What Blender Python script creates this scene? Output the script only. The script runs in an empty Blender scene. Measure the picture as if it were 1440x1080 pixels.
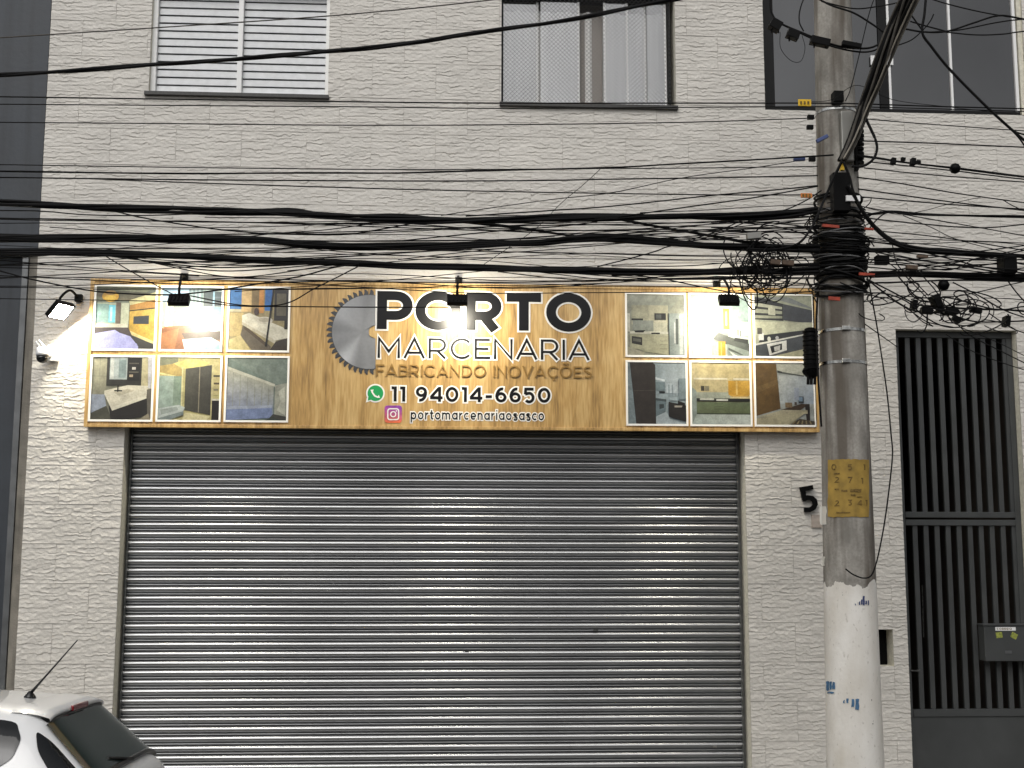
import bpy, bmesh, math, random
import numpy as np
from mathutils import Vector, Matrix
random.seed(7); rng = np.random.default_rng(7)
PI = math.pi
scene = bpy.context.scene
col = scene.collection

# ------------------------------------------------------------------ camera
F_PX, YAW, PITCH, ROLL = 1700.0, math.radians(3.165), math.radians(7.534), math.radians(0.129)
EYE_Z = 2.31
fwd = Vector((math.sin(YAW)*math.cos(PITCH), math.cos(YAW)*math.cos(PITCH), math.sin(PITCH)))
rgt0 = Vector((math.cos(YAW), -math.sin(YAW), 0)); up0 = rgt0.cross(fwd)
rgt = rgt0*math.cos(ROLL) + up0*math.sin(ROLL); upv = -rgt0*math.sin(ROLL) + up0*math.cos(ROLL)
def ray(px, py): return rgt*((px-720)/F_PX) + upv*((540-py)/F_PX) + fwd
def _x1(px, py): d = ray(px, py); return d.x/d.y
DIST = 0.57/(_x1(491, 200) - _x1(400, 200))
CAM = Vector((0, -DIST, EYE_Z))
def P(px, py, Y=0.0):
    d = ray(px, py); return CAM + d*((Y-CAM.y)/d.y)
def MPP(px, py, Y=0.0):                      # metres per photo pixel at that depth
    return (P(px+1, py, Y)-P(px, py, Y)).length
cam_d = bpy.data.cameras.new('camera'); cam = bpy.data.objects.new('camera', cam_d); col.objects.link(cam)
M = Matrix((rgt, upv, -fwd)).transposed().to_4x4(); M.translation = CAM
cam.matrix_world = M
cam_d.sensor_width = 36; cam_d.lens = F_PX/1440*36; cam_d.clip_end = 2000; cam_d.clip_start = 0.05
scene.camera = cam

# ------------------------------------------------------------------ sky, sun, exposure
SUN_EL, SUN_AZ = math.radians(48), math.radians(200)
world = bpy.data.worlds.new('World'); scene.world = world; world.use_nodes = True
wn, wl = world.node_tree.nodes, world.node_tree.links
bg = wn['Background']
sky = wn.new('ShaderNodeTexSky'); sky.sky_type = 'NISHITA'; sky.sun_disc = False
sky.sun_elevation = SUN_EL; sky.sun_rotation = SUN_AZ
sky.air_density = 1.0; sky.dust_density = 4.0; sky.ozone_density = 1.0
hs = wn.new('ShaderNodeHueSaturation'); hs.inputs['Saturation'].default_value = 0.12
wl.new(sky.outputs[0], hs.inputs['Color'])
tc = wn.new('ShaderNodeTexCoord'); cn = wn.new('ShaderNodeTexNoise')
cn.inputs['Scale'].default_value = 3.2; cn.inputs['Detail'].default_value = 6; cn.inputs['Roughness'].default_value = .55
wl.new(tc.outputs['Generated'], cn.inputs['Vector'])
cr = wn.new('ShaderNodeMapRange'); cr.inputs[1].default_value = .3; cr.inputs[2].default_value = .7
cr.inputs[3].default_value = .62; cr.inputs[4].default_value = 1.15
wl.new(cn.outputs[0], cr.inputs[0])
mx = wn.new('ShaderNodeMixRGB'); mx.blend_type = 'MULTIPLY'; mx.inputs[0].default_value = 1
wl.new(hs.outputs[0], mx.inputs[1]); wl.new(cr.outputs[0], mx.inputs[2])
wl.new(mx.outputs[0], bg.inputs[0]); bg.inputs[1].default_value = 0.07
sun_d = bpy.data.lights.new('sun', 'SUN'); sun_d.energy = 0.5; sun_d.angle = math.radians(50); sun_d.color = (1, .96, .92)
sun = bpy.data.objects.new('sun', sun_d); col.objects.link(sun)
# sky sun_rotation 0 points to +Y, clockwise seen from above
sdir = Vector((math.sin(SUN_AZ)*math.cos(SUN_EL), math.cos(SUN_AZ)*math.cos(SUN_EL), math.sin(SUN_EL)))
sun.rotation_euler = sdir.to_track_quat('Z', 'Y').to_euler(); sun.location = sdir*30
vs = scene.view_settings
vs.view_transform = 'Standard'; vs.look = 'None'; vs.gamma = 1; vs.use_curve_mapping = False; vs.exposure = 0.8
LAMP_W = 410.0                                # emission strength of the floodlight panes

# ------------------------------------------------------------------ materials
def s2l(c): return tuple((x/12.92 if x <= .04045 else ((x+.055)/1.055)**2.4) for x in c)
def hexc(h): return s2l(tuple(int(h[i:i+2], 16)/255 for i in (0, 2, 4)))
MATS = {}
def mat(name, color, rough=.6, metal=0., var=0., vscale=8., stretch=(1, 1, 1), bump=0., bscale=60., coat=0., coat_r=.05,
        ior=1.5, streak=0., spec=.5, color2=None):
    if name in MATS: return MATS[name]
    m = bpy.data.materials.new(name); m.use_nodes = True; MATS[name] = m
    n, l = m.node_tree.nodes, m.node_tree.links; b = n['Principled BSDF']
    b.inputs['Base Color'].default_value = (*color, 1); b.inputs['Roughness'].default_value = rough
    b.inputs['Metallic'].default_value = metal; b.inputs['IOR'].default_value = ior
    b.inputs['Specular IOR Level'].default_value = spec
    b.inputs['Coat Weight'].default_value = coat; b.inputs['Coat Roughness'].default_value = coat_r
    g = n.new('ShaderNodeTexCoord'); mp = n.new('ShaderNodeMapping'); mp.inputs['Scale'].default_value = stretch
    geo = n.new('ShaderNodeNewGeometry')
    l.new(geo.outputs['Position'], mp.inputs['Vector'])
    if var > 0:
        t = n.new('ShaderNodeTexNoise'); t.inputs['Scale'].default_value = vscale; t.inputs['Detail'].default_value = 5
        l.new(mp.outputs[0], t.inputs['Vector'])
        r = n.new('ShaderNodeMapRange'); r.inputs[1].default_value = .3; r.inputs[2].default_value = .7
        l.new(t.outputs[0], r.inputs[0])
        k = n.new('ShaderNodeMixRGB')
        c2 = color2 if color2 else tuple(max(0, x*(1-var)) for x in color)
        c1 = color if color2 else tuple(min(1, x*(1+var*.6)) for x in color)
        k.inputs[1].default_value = (*c2, 1); k.inputs[2].default_value = (*c1, 1)
        l.new(r.outputs[0], k.inputs[0]); out = k.outputs[0]
        if streak > 0:
            mp2 = n.new('ShaderNodeMapping'); mp2.inputs['Scale'].default_value = (1, 1, .06)
            l.new(geo.outputs['Position'], mp2.inputs['Vector'])
            t2 = n.new('ShaderNodeTexNoise'); t2.inputs['Scale'].default_value = 14; t2.inputs['Detail'].default_value = 3
            l.new(mp2.outputs[0], t2.inputs['Vector'])
            r2 = n.new('ShaderNodeMapRange'); r2.inputs[1].default_value = .45; r2.inputs[2].default_value = .75
            r2.inputs[3].default_value = 1; r2.inputs[4].default_value = 1-streak
            l.new(t2.outputs[0], r2.inputs[0])
            k2 = n.new('ShaderNodeMixRGB'); k2.blend_type = 'MULTIPLY'; k2.inputs[0].default_value = 1
            l.new(out, k2.inputs[1]); l.new(r2.outputs[0], k2.inputs[2]); out = k2.outputs[0]
        l.new(out, b.inputs['Base Color'])
        rr = n.new('ShaderNodeMapRange'); rr.inputs[3].default_value = max(.02, rough*.8); rr.inputs[4].default_value = min(1, rough*1.2)
        l.new(t.outputs[0], rr.inputs[0]); l.new(rr.outputs[0], b.inputs['Roughness'])
    if bump > 0:
        t3 = n.new('ShaderNodeTexNoise'); t3.inputs['Scale'].default_value = bscale; t3.inputs['Detail'].default_value = 4
        l.new(mp.outputs[0], t3.inputs['Vector'])
        bp = n.new('ShaderNodeBump'); bp.inputs['Strength'].default_value = bump; bp.inputs['Distance'].default_value = .01
        l.new(t3.outputs[0], bp.inputs['Height']); l.new(bp.outputs[0], b.inputs['Normal'])
    return m
def emit(name, color, strength):
    m = bpy.data.materials.new(name); m.use_nodes = True; MATS[name] = m
    b = m.node_tree.nodes['Principled BSDF']
    b.inputs['Base Color'].default_value = (.8, .8, .8, 1)
    b.inputs['Emission Color'].default_value = (*color, 1); b.inputs['Emission Strength'].default_value = strength
    return m
def glass(name, tint, refl, alpha_rough=.02):
    m = bpy.data.materials.new(name); m.use_nodes = True; MATS[name] = m
    n, l = m.node_tree.nodes, m.node_tree.links; n.remove(n['Principled BSDF'])
    o = n['Material Output']; t = n.new('ShaderNodeBsdfTransparent'); t.inputs[0].default_value = (*tint, 1)
    g = n.new('ShaderNodeBsdfGlossy'); g.inputs['Roughness'].default_value = alpha_rough; g.inputs[0].default_value = (1, 1, 1, 1)
    fr = n.new('ShaderNodeFresnel'); fr.inputs[0].default_value = 1.5
    ad = n.new('ShaderNodeMath'); ad.inputs[1].default_value = refl; l.new(fr.outputs[0], ad.inputs[0])
    k = n.new('ShaderNodeMixShader'); l.new(ad.outputs[0], k.inputs[0]); l.new(t.outputs[0], k.inputs[1]); l.new(g.outputs[0], k.inputs[2])
    l.new(k.outputs[0], o.inputs[0]); return m
def wood_mat():
    m = bpy.data.materials.new('wood_laminate'); m.use_nodes = True; MATS['wood'] = m
    n, l = m.node_tree.nodes, m.node_tree.links; b = n['Principled BSDF']
    geo = n.new('ShaderNodeNewGeometry'); mp = n.new('ShaderNodeMapping'); mp.inputs['Scale'].default_value = (1, 1, .10)
    l.new(geo.outputs['Position'], mp.inputs['Vector'])
    nz = n.new('ShaderNodeTexNoise'); nz.inputs['Scale'].default_value = 3.0; nz.inputs['Detail'].default_value = 2
    l.new(mp.outputs[0], nz.inputs['Vector'])
    mul = n.new('ShaderNodeMath'); mul.operation = 'MULTIPLY'; mul.inputs[1].default_value = 26
    l.new(nz.outputs[0], mul.inputs[0])
    sn = n.new('ShaderNodeMath'); sn.operation = 'SINE'; l.new(mul.outputs[0], sn.inputs[0])
    fine = n.new('ShaderNodeTexNoise'); fine.inputs['Scale'].default_value = 55; fine.inputs['Detail'].default_value = 4
    l.new(mp.outputs[0], fine.inputs['Vector'])
    r = n.new('ShaderNodeMapRange'); r.inputs[1].default_value = -1; r.inputs[2].default_value = 1
    r.inputs[3].default_value = 0; r.inputs[4].default_value = .45
    l.new(sn.outputs[0], r.inputs[0])
    ad = n.new('ShaderNodeMath'); ad.operation = 'ADD'; l.new(r.outputs[0], ad.inputs[0])
    fm = n.new('ShaderNodeMapRange'); fm.inputs[1].default_value = .3; fm.inputs[2].default_value = .7; fm.inputs[4].default_value = .65
    l.new(fine.outputs[0], fm.inputs[0]); l.new(fm.outputs[0], ad.inputs[1])
    ramp = n.new('ShaderNodeValToRGB'); e = ramp.color_ramp.elements
    e[0].position = 0; e[0].color = (*hexc('8a6d40'), 1); e[1].position = 1; e[1].color = (*hexc('d4b47a'), 1)
    k = e.new(.45); k.color = (*hexc('b8945a'), 1)
    l.new(ad.outputs[0], ramp.inputs[0]); l.new(ramp.outputs[0], b.inputs['Base Color'])
    b.inputs['Roughness'].default_value = .45; b.inputs['Coat Weight'].default_value = .55; b.inputs['Coat Roughness'].default_value = .09
    return m
def print_mat(mottle=True):
    m = bpy.data.materials.new('glossy_print'); m.use_nodes = True; MATS['print'] = m
    n, l = m.node_tree.nodes, m.node_tree.links; b = n['Principled BSDF']
    a = n.new('ShaderNodeVertexColor'); a.layer_name = 'Col'
    geo = n.new('ShaderNodeNewGeometry'); src = a.outputs[0]
    for sc_, lo, hi in (((14, .78, 1.2), (70, .86, 1.14)) if mottle else ((40, .95, 1.05),)):
        t = n.new('ShaderNodeTexNoise'); t.inputs['Scale'].default_value = sc_; t.inputs['Detail'].default_value = 3; l.new(geo.outputs['Position'], t.inputs['Vector'])
        r = n.new('ShaderNodeMapRange'); r.inputs[1].default_value = .3; r.inputs[2].default_value = .7; r.inputs[3].default_value = lo; r.inputs[4].default_value = hi; l.new(t.outputs[0], r.inputs[0])
        k = n.new('ShaderNodeMixRGB'); k.blend_type = 'MULTIPLY'; k.inputs[0].default_value = 1; l.new(src, k.inputs[1]); l.new(r.outputs[0], k.inputs[2]); src = k.outputs[0]
    l.new(src, b.inputs['Base Color']); b.inputs['Roughness'].default_value = .4
    b.inputs['Coat Weight'].default_value = .7; b.inputs['Coat Roughness'].default_value = .085
    return m
def pole_mat(zp):
    m = bpy.data.materials.new('pole_concrete'); m.use_nodes = True; MATS['pole'] = m
    n, l = m.node_tree.nodes, m.node_tree.links; b = n['Principled BSDF']
    geo = n.new('ShaderNodeNewGeometry')
    def noise(scale, stretch, det=5):
        mp = n.new('ShaderNodeMapping'); mp.inputs['Scale'].default_value = stretch
        l.new(geo.outputs['Position'], mp.inputs['Vector'])
        t = n.new('ShaderNodeTexNoise'); t.inputs['Scale'].default_value = scale; t.inputs['Detail'].default_value = det
        l.new(mp.outputs[0], t.inputs['Vector']); return t.outputs[0]
    def rng_(s, a, b_, c, d):
        r = n.new('ShaderNodeMapRange'); r.inputs[1].default_value = a; r.inputs[2].default_value = b_
        r.inputs[3].default_value = c; r.inputs[4].default_value = d; l.new(s, r.inputs[0]); return r.outputs[0]
    def mixc(f, c1, c2, bt='MIX'):
        k = n.new('ShaderNodeMixRGB'); k.blend_type = bt
        for i, c in ((1, c1), (2, c2)):
            if isinstance(c, tuple): k.inputs[i].default_value = (*c, 1)
            else: l.new(c, k.inputs[i])
        if isinstance(f, float): k.inputs[0].default_value = f
        else: l.new(f, k.inputs[0])
        return k.outputs[0]
    c = mixc(rng_(noise(9, (1, 1, .5)), .3, .7, 0, 1), hexc('807d76'), hexc('b4b0a8'))
    c = mixc(rng_(noise(60, (1, 1, 1), 3), .35, .75, 0, .5), c, hexc('757069'))
    c = mixc(rng_(noise(9, (1, 1, .07), 3), .47, .62, 0, .85), c, hexc('574f45'))
    w = mixc(rng_(noise(6, (1, 1, .4)), .35, .75, 0, 1), hexc('e9e6df'), hexc('cfc9bd'))
    w = mixc(rng_(noise(45, (1, 1, .6), 4), .62, .72, 0, .6), w, hexc('b4aea3'))
    sep = n.new('ShaderNodeSeparateXYZ'); l.new(geo.outputs['Position'], sep.inputs[0])
    md = n.new('ShaderNodeMath'); md.operation = 'MULTIPLY_ADD'; md.inputs[1].default_value = .2; md.inputs[2].default_value = zp-.1
    l.new(noise(11, (1, 1, .3), 5), md.inputs[0])
    ls = n.new('ShaderNodeMath'); ls.operation = 'LESS_THAN'; l.new(sep.outputs[2], ls.inputs[0]); l.new(md.outputs[0], ls.inputs[1])
    ch = n.new('ShaderNodeMath'); ch.operation = 'GREATER_THAN'; ch.inputs[1].default_value = .27; l.new(noise(35, (1, 1, .8), 5), ch.inputs[0])
    mm = n.new('ShaderNodeMath'); mm.operation = 'MULTIPLY'; l.new(ls.outputs[0], mm.inputs[0]); l.new(ch.outputs[0], mm.inputs[1])
    l.new(mixc(mm.outputs[0], c, w), b.inputs['Base Color']); b.inputs['Roughness'].default_value = .85
    bp = n.new('ShaderNodeBump'); bp.inputs['Strength'].default_value = .5; bp.inputs['Distance'].default_value = .006
    l.new(noise(40, (1, 1, .7), 6), bp.inputs['Height']); l.new(bp.outputs[0], b.inputs['Normal'])
    return m

TILE = mat('cream_tile', hexc('d2cec6'), .55, var=.09, vscale=2.2, bump=.25, bscale=90)
RENDER = mat('rough_render', hexc('dcd8c8'), .95, var=.16, vscale=30, bump=.6, bscale=55)
GROUT = mat('grout', hexc('bdb8af'), .95)
DARKWALL = mat('slate_paint', hexc('3b4046'), .55, var=.22, vscale=2.5, bump=.15, bscale=25, streak=.25)
STAINED = mat('stained_concrete', hexc('8a857b'), .9, var=.35, vscale=6, bump=.4, bscale=50, streak=.5)
STEEL = mat('galvanised_steel', hexc('aeafb0'), .33, 1.0, var=.10, vscale=3, stretch=(.5, 1, 1))
GUIDE = mat('guide_steel', hexc('77797a'), .5, .8, var=.2, vscale=8)
WHITE = mat('white_paint', hexc('e8e9ea'), .4, var=.06, vscale=10)
ALU = mat('white_aluminium', hexc('f2f2f0'), .35)
SLATM = mat('louver_white', hexc('d9dbdc'), .45, var=.1, vscale=14)
BLACKF = mat('black_frame', (.004, .004, .004), .45, spec=.25)
SILL = mat('dark_granite', hexc('3a3937'), .4, var=.4, vscale=60)
GATE = mat('gate_graphite', hexc('434545'), .5, var=.15, vscale=5)
CABLE = mat('black_cable', (.0025, .0025, .0027), .7, var=.3, vscale=9, spec=.22)
CABLE2 = mat('weathered_cable', hexc('4a4640'), .7, var=.45, vscale=14)
CABLE3 = mat('grey_cable', hexc('6c6c6c'), .6)
BLACKP = mat('black_plastic', (.0025, .0025, .0025), .55, spec=.12)
BROWNB = mat('rusty_box', hexc('5a4a3c'), .8, var=.4, vscale=40)
YELLOW = mat('yellow_tag', hexc('e0b51c'), .5)
ORANGE = mat('orange_tag', hexc('c8762a'), .5)
RED = mat('red_plastic', hexc('a5402a'), .6, var=.3, vscale=40)
BLUEP = mat('blue_plastic', hexc('3f4f7d'), .5)
POLISHED = mat('steel_band', hexc('d0d0cc'), .25, 1.0, var=.5, vscale=30)
LETTER_K = mat('letter_black', (.005, .005, .006), .35, spec=.35)
LETTER_W = mat('letter_white', hexc('f1efe9'), .4)
LETTER_G = mat('letter_gold', hexc('8f6f38'), .45, var=.1)
SAW_D = mat('saw_dark', hexc('4b4d50'), .4, .3)
PAPER = mat('yellow_paper', hexc('a3863f'), .85, var=.3, vscale=14, streak=.2)
INK = mat('faded_ink', hexc('4a3a1c'), .85, var=.5, vscale=120, color2=hexc('8a6f35'))
CARW = mat('car_white', hexc('eeefef'), .35, coat=1, coat_r=.03)
CARG = mat('car_glass', hexc('0d1012'), .05, ior=1.6)
REARG = mat('rear_glass', hexc('23302e'), .12, ior=1.5)
TRIM = mat('car_trim', hexc('0e0e0f'), .3)
TYRE = mat('tyre', hexc('161616'), .85)
RIM = mat('rim', hexc('9a9c9e'), .35, .8)
REDL = mat('red_lens', hexc('8a1220'), .15, coat=1)
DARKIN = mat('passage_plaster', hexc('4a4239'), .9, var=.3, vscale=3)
CURTAIN = mat('curtain_cloth', hexc('ecebe8'), .9, var=.1, vscale=4, stretch=(6, 1, .3))
CURTAIN2 = mat('grey_blind', hexc('a39d97'), .9)
TINT = mat('tinted_glass', hexc('16171a'), .03, ior=2.15)
CLEAR = glass('window_glass', (.95, .95, .95), .26)
NETM = mat('net_cord', hexc('6e6e6e'), .7)
ASPH = mat('asphalt', (.05, .05, .052), .9, var=.3, vscale=12, bump=.5, bscale=120)
PAVE = mat('pavement_concrete', (.24, .235, .225), .9, var=.25, vscale=3, bump=.4, bscale=70)
KERB = mat('kerb_stone', (.3, .295, .28), .9, var=.2, vscale=6)
LED = emit('led_pane', (1.0, .92, .74), LAMP_W)
WOOD = wood_mat(); PRINT = print_mat(); PRINT2 = print_mat(False)

# ------------------------------------------------------------------ mesh helpers
class MB:
    def __init__(s): s.v = []; s.f = []
    def add(s, vs_, fs):
        o = len(s.v); s.v += [tuple(p) for p in vs_]; s.f += [tuple(i+o for i in f) for f in fs]; return s
    def box(s, x0, x1, y0, y1, z0, z1):
        return s.add([(x0,y0,z0),(x1,y0,z0),(x1,y1,z0),(x0,y1,z0),(x0,y0,z1),(x1,y0,z1),(x1,y1,z1),(x0,y1,z1)],
                     [(0,3,2,1),(4,5,6,7),(0,1,5,4),(1,2,6,5),(2,3,7,6),(3,0,4,7)])
    def obox(s, c, ax, ay, az, hx, hy, hz):       # oriented box
        c = Vector(c); ax, ay, az = Vector(ax).normalized(), Vector(ay).normalized(), Vector(az).normalized()
        v = [c+ax*hx*i+ay*hy*j+az*hz*k for k in (-1, 1) for i, j in ((-1,-1),(1,-1),(1,1),(-1,1))]
        return s.add(v, [(0,3,2,1),(4,5,6,7),(0,1,5,4),(1,2,6,5),(2,3,7,6),(3,0,4,7)])
    def tube(s, pts, r, n=6, closed=False):
        pts = [Vector(p) for p in pts]; m = len(pts); rs = r if isinstance(r, (list, tuple)) else [r]*m
        rings = []; up = Vector((0, 0, 1))
        for i, p in enumerate(pts):
            if closed: t = pts[(i+1) % m]-pts[i-1]
            else: t = pts[min(i+1, m-1)]-pts[max(i-1, 0)]
            if t.length < 1e-9: t = Vector((1, 0, 0))
            t.normalize(); a = up if abs(t.z) < .95 else Vector((0, 1, 0))
            u = t.cross(a).normalized(); w = t.cross(u)
            rings.append([p+(u*math.cos(2*PI*k/n)+w*math.sin(2*PI*k/n))*rs[i] for k in range(n)])
        v = [q for rg in rings for q in rg]; f = []
        for i in range(m if closed else m-1):
            j = (i+1) % m
            for k in range(n): f.append((i*n+k, i*n+(k+1) % n, j*n+(k+1) % n, j*n+k))
        if not closed: f += [tuple(range(n))[::-1], tuple((m-1)*n+k for k in range(n))]
        return s.add(v, f)
    def lathe(s, c, prof, n=24, axis='z'):         # prof: (r, h)
        v = []
        for r, h in prof:
            for k in range(n):
                a = 2*PI*k/n; p = (r*math.cos(a), r*math.sin(a), h)
                if axis == 'y': p = (p[0], p[2], p[1])
                if axis == 'x': p = (p[2], p[0], p[1])
                v.append((c[0]+p[0], c[1]+p[1], c[2]+p[2]))
        f = [(i*n+k, i*n+(k+1) % n, (i+1)*n+(k+1) % n, (i+1)*n+k) for i in range(len(prof)-1) for k in range(n)]
        f += [tuple(range(n))[::-1], tuple((len(prof)-1)*n+k for k in range(n))]
        return s.add(v, f)
    def poly(s, pts, y0, y1):                      # prism of an x,z outline between depths y0 (front) and y1
        n = len(pts)
        return s.add([(x, y0, z) for x, z in pts]+[(x, y1, z) for x, z in pts],
                     [tuple(range(n)), tuple(range(2*n-1, n-1, -1))]+[(i, n+i, n+(i+1) % n, (i+1) % n) for i in range(n)])
    def build(s, name, m, parent=None, smooth=False, recalc=True, bevel=0, **tags):
        me = bpy.data.meshes.new(name); me.from_pydata(s.v, [], s.f); me.materials.append(m)
        if recalc:
            bm = bmesh.new(); bm.from_mesh(me); bmesh.ops.recalc_face_normals(bm, faces=bm.faces); bm.to_mesh(me); bm.free()
        if smooth: me.polygons.foreach_set('use_smooth', [True]*len(me.polygons))
        o = bpy.data.objects.new(name, me); col.objects.link(o)
        if bevel:
            bv = o.modifiers.new('bevel', 'BEVEL'); bv.width = bevel; bv.segments = 2; bv.limit_method = 'ANGLE'
        if parent: o.parent = parent
        if tags: tag(o, **tags)
        return o
def tag(o, label=None, cat=None, group=None, kind=None):
    if label: o['label'] = label
    if cat: o['category'] = cat
    if group: o['group'] = group
    if kind: o['kind'] = kind
    return o
def thing(name, label, cat, group=None, loc=(0, 0, 0)):
    o = bpy.data.objects.new(name, None); col.objects.link(o); o.location = (0, 0, 0); o.empty_display_size = .1
    return tag(o, label, cat, group)
def smooth_path(pts, n=8):
    pts = [Vector(p) for p in pts]
    if len(pts) < 3: 
        return [pts[0].lerp(pts[1], i/n) for i in range(n+1)]
    q = [pts[0]*2-pts[1]]+pts+[pts[-1]*2-pts[-2]]; out = []
    for i in range(1, len(q)-2):
        a, b, c, d = q[i-1:i+3]
        for k in range(n):
            t = k/n
            out.append(.5*((2*b)+(c-a)*t+(2*a-5*b+4*c-d)*t*t+(3*b-a-3*c+d)*t**3))
    out.append(pts[-1]); return out

# ------------------------------------------------------------------ ground
Z_ROAD, Z_PAVE = 0.0, 0.15
POLE_Y = -2.1; KERB_Y = -2.55
MB().add([(-300, -300, 0), (300, -300, 0), (300, 300, 0), (-300, 300, 0)], [(0, 1, 2, 3)]).build('road', ASPH, kind='structure')
MB().box(-40, 40, KERB_Y+.15, .3, .004, Z_PAVE).build('pavement', PAVE, kind='structure')
kerb = MB().box(-40, 40, KERB_Y+.004, KERB_Y+.147, .004, Z_PAVE-.004).build('kerb', KERB, kind='structure')

OPPW = mat('opposite_plaster', (.22, .21, .2), .9, var=.2, vscale=1.5)
opp = thing('added_opposite_house', 'unseen low plain grey house across the street, added for reflections', 'house')  # out of view, added to darken shutter reflections and block low sky
MB().box(-16, 16, -24, -15, 0, 5.6).build('wall', OPPW, opp); MB().box(-16.3, 16.3, -24.3, -14.6, 5.6, 5.75).build('roof', KERB, opp)
for k in range(6): MB().box(-14+k*5, -11.8+k*5, -14.99, -14.94, 1.0+(k % 2)*.4, 3.2).build('window', TINT, opp)

# ------------------------------------------------------------------ facade: openings in metres (x0,x1,z0,z1)
XL = P(47, 480).x                               # left edge of the tiled facade
ROW = (P(70, 28).z-P(70, 179).z)/3; COLW = .57; Z_J = P(70, 179).z; X_J = P(155, 205).x
def opx(l, t, r, b): return (P(l, (t+b)/2).x, P(r, (t+b)/2).x, P((l+r)/2, b).z, P((l+r)/2, t).z)
W1 = opx(212, -14, 463, 137); W2 = opx(705, -10, 949.5, 152); W3 = opx(1073, -70, 1438, 158.5)
ZTOPF = P(700, -420).z; XR = P(1800, 500).x
SH = (P(167, 800).x, P(1051, 800).x, Z_PAVE, P(620, 560).z)
GT = (P(1271, 770).x, P(1441, 700).x, Z_PAVE, P(1350, 464).z)
NI = opx(1228, 885, 1256, 937)
OPEN = [W1, W2, W3, SH, GT, NI]
bld = thing('tiled_building', 'two-storey building faced in cream split-stone tiles, with shop sign across it', 'building')
DEPTH = .22
xs = sorted({XL, XR, *[o[0] for o in OPEN], *[o[1] for o in OPEN]}); zs = sorted({Z_PAVE, ZTOPF, *[o[2] for o in OPEN], *[o[3] for o in OPEN]})
def is_open(x, z): return any(o[0] < x < o[1] and o[2] < z < o[3] for o in OPEN)
core = MB()
for i in range(len(xs)-1):
    for j in range(len(zs)-1):
        x0, x1, z0, z1 = xs[i], xs[i+1], zs[j], zs[j+1]; cxm, czm = (x0+x1)/2, (z0+z1)/2
        if is_open(cxm, czm): continue
        core.add([(x0, .001, z0), (x1, .001, z0), (x1, .001, z1), (x0, .001, z1)], [(0, 1, 2, 3)])
        core.add([(x0, DEPTH, z0), (x1, DEPTH, z0), (x1, DEPTH, z1), (x0, DEPTH, z1)], [(3, 2, 1, 0)])
core.add([(XL, .001, Z_PAVE), (XL, DEPTH, Z_PAVE), (XL, DEPTH, ZTOPF), (XL, .001, ZTOPF)], [(0, 1, 2, 3)])
core.build('wall', GROUT, bld, recalc=False)
for x0, x1, z0, z1 in OPEN:
    n_ = 4 if z0 <= Z_PAVE+.01 else 5; c_ = [(x0, z0), (x0, z1), (x1, z1), (x1, z0), (x0, z0)][:n_]
    MB().add([(x, y, z) for x, z in c_ for y in (-.004, DEPTH)], [(2*k, 2*k+1, 2*k+3, 2*k+2) for k in range(n_-1)]).build('reveal', RENDER, bld, recalc=False)
MB().box(XL, XR, DEPTH+.02, 6, ZTOPF-.02, ZTOPF).build('roof', GROUT, bld)
MB().box(XR-.02, XR, DEPTH+.02, 6, Z_PAVE, ZTOPF-.03).build('side_wall', GROUT, bld)

# split-stone relief of one tile, several moulds
def tile_relief(seed):
    r = np.random.default_rng(seed); NX, NZ = 228, 128
    u = np.linspace(0, 1, NX); v = np.linspace(0, 1, NZ); H = np.zeros((NZ, NX))
    nb = 10
    base = np.linspace(0, 1, nb+1); base[1:-1] += r.uniform(-.018, .018, nb-1)
    def sm(w, n): return np.convolve(np.pad(w, n, mode='edge'), np.ones(2*n+1)/(2*n+1), 'valid')
    bounds = []
    for k in range(nb+1):
        w = np.zeros(NX)
        if 0 < k < nb:
            for fq, am in ((2, .007), (5, .006), (11, .005), (23, .004)):
                w += am*np.sin(2*PI*(fq*u*r.uniform(.7, 1.3)+r.random()))
            pos = 0
            while pos < NX:                      # small vertical jumps of the ledge
                ln = int(r.uniform(8, 34)); w[pos:pos+ln] += r.uniform(-.03, .03); pos += ln
            w = sm(w, 2)
        bounds.append(base[k]+w)
    prev = np.full(NX, .5)
    for k in range(nb):
        seg = 0; step = np.zeros(NX)
        while seg < NX:                          # ledge strength comes and goes along the course
            ln = int(r.uniform(8, 34)); step[seg:seg+ln] = r.choice([0, .15, .5, .8, 1.0], p=[.2, .2, .2, .2, .2])*r.uniform(.8, 1.1); seg += ln
        step = sm(step, 2); drift = sm(np.cumsum(r.normal(0, .05, NX)), 10); drift = np.clip(drift-drift.mean(), -.25, .25)
        for i in range(NX):
            a, b = bounds[k][i], bounds[k+1][i]
            mk = (v >= a) & (v < b)
            t = (v[mk]-a)/max(1e-6, b-a)         # 0 at the top of the course, 1 at its foot
            H[mk, i] = .3+drift[i]+step[i]*(t**1.6-.5)
    ker = np.array([.12, .76, .12])
    for ax in (0, 1):
        H = np.apply_along_axis(lambda q: np.convolve(np.pad(q, 1, mode='edge'), ker, 'valid'), ax, H)
    nz = r.normal(size=(NZ//5+2, NX//9+2))
    zi = np.linspace(0, nz.shape[0]-1.001, NZ); xi = np.linspace(0, nz.shape[1]-1.001, NX)
    a = nz[zi.astype(int)][:, xi.astype(int)]
    for ax in (0, 1):
        a = np.apply_along_axis(lambda q: np.convolve(np.pad(q, 3, mode='edge'), np.ones(7)/7, 'valid'), ax, a)
    return H+a*.16
RELIEF = [tile_relief(100+i) for i in range(6)]
RH = .0064
GAP = .0011
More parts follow.
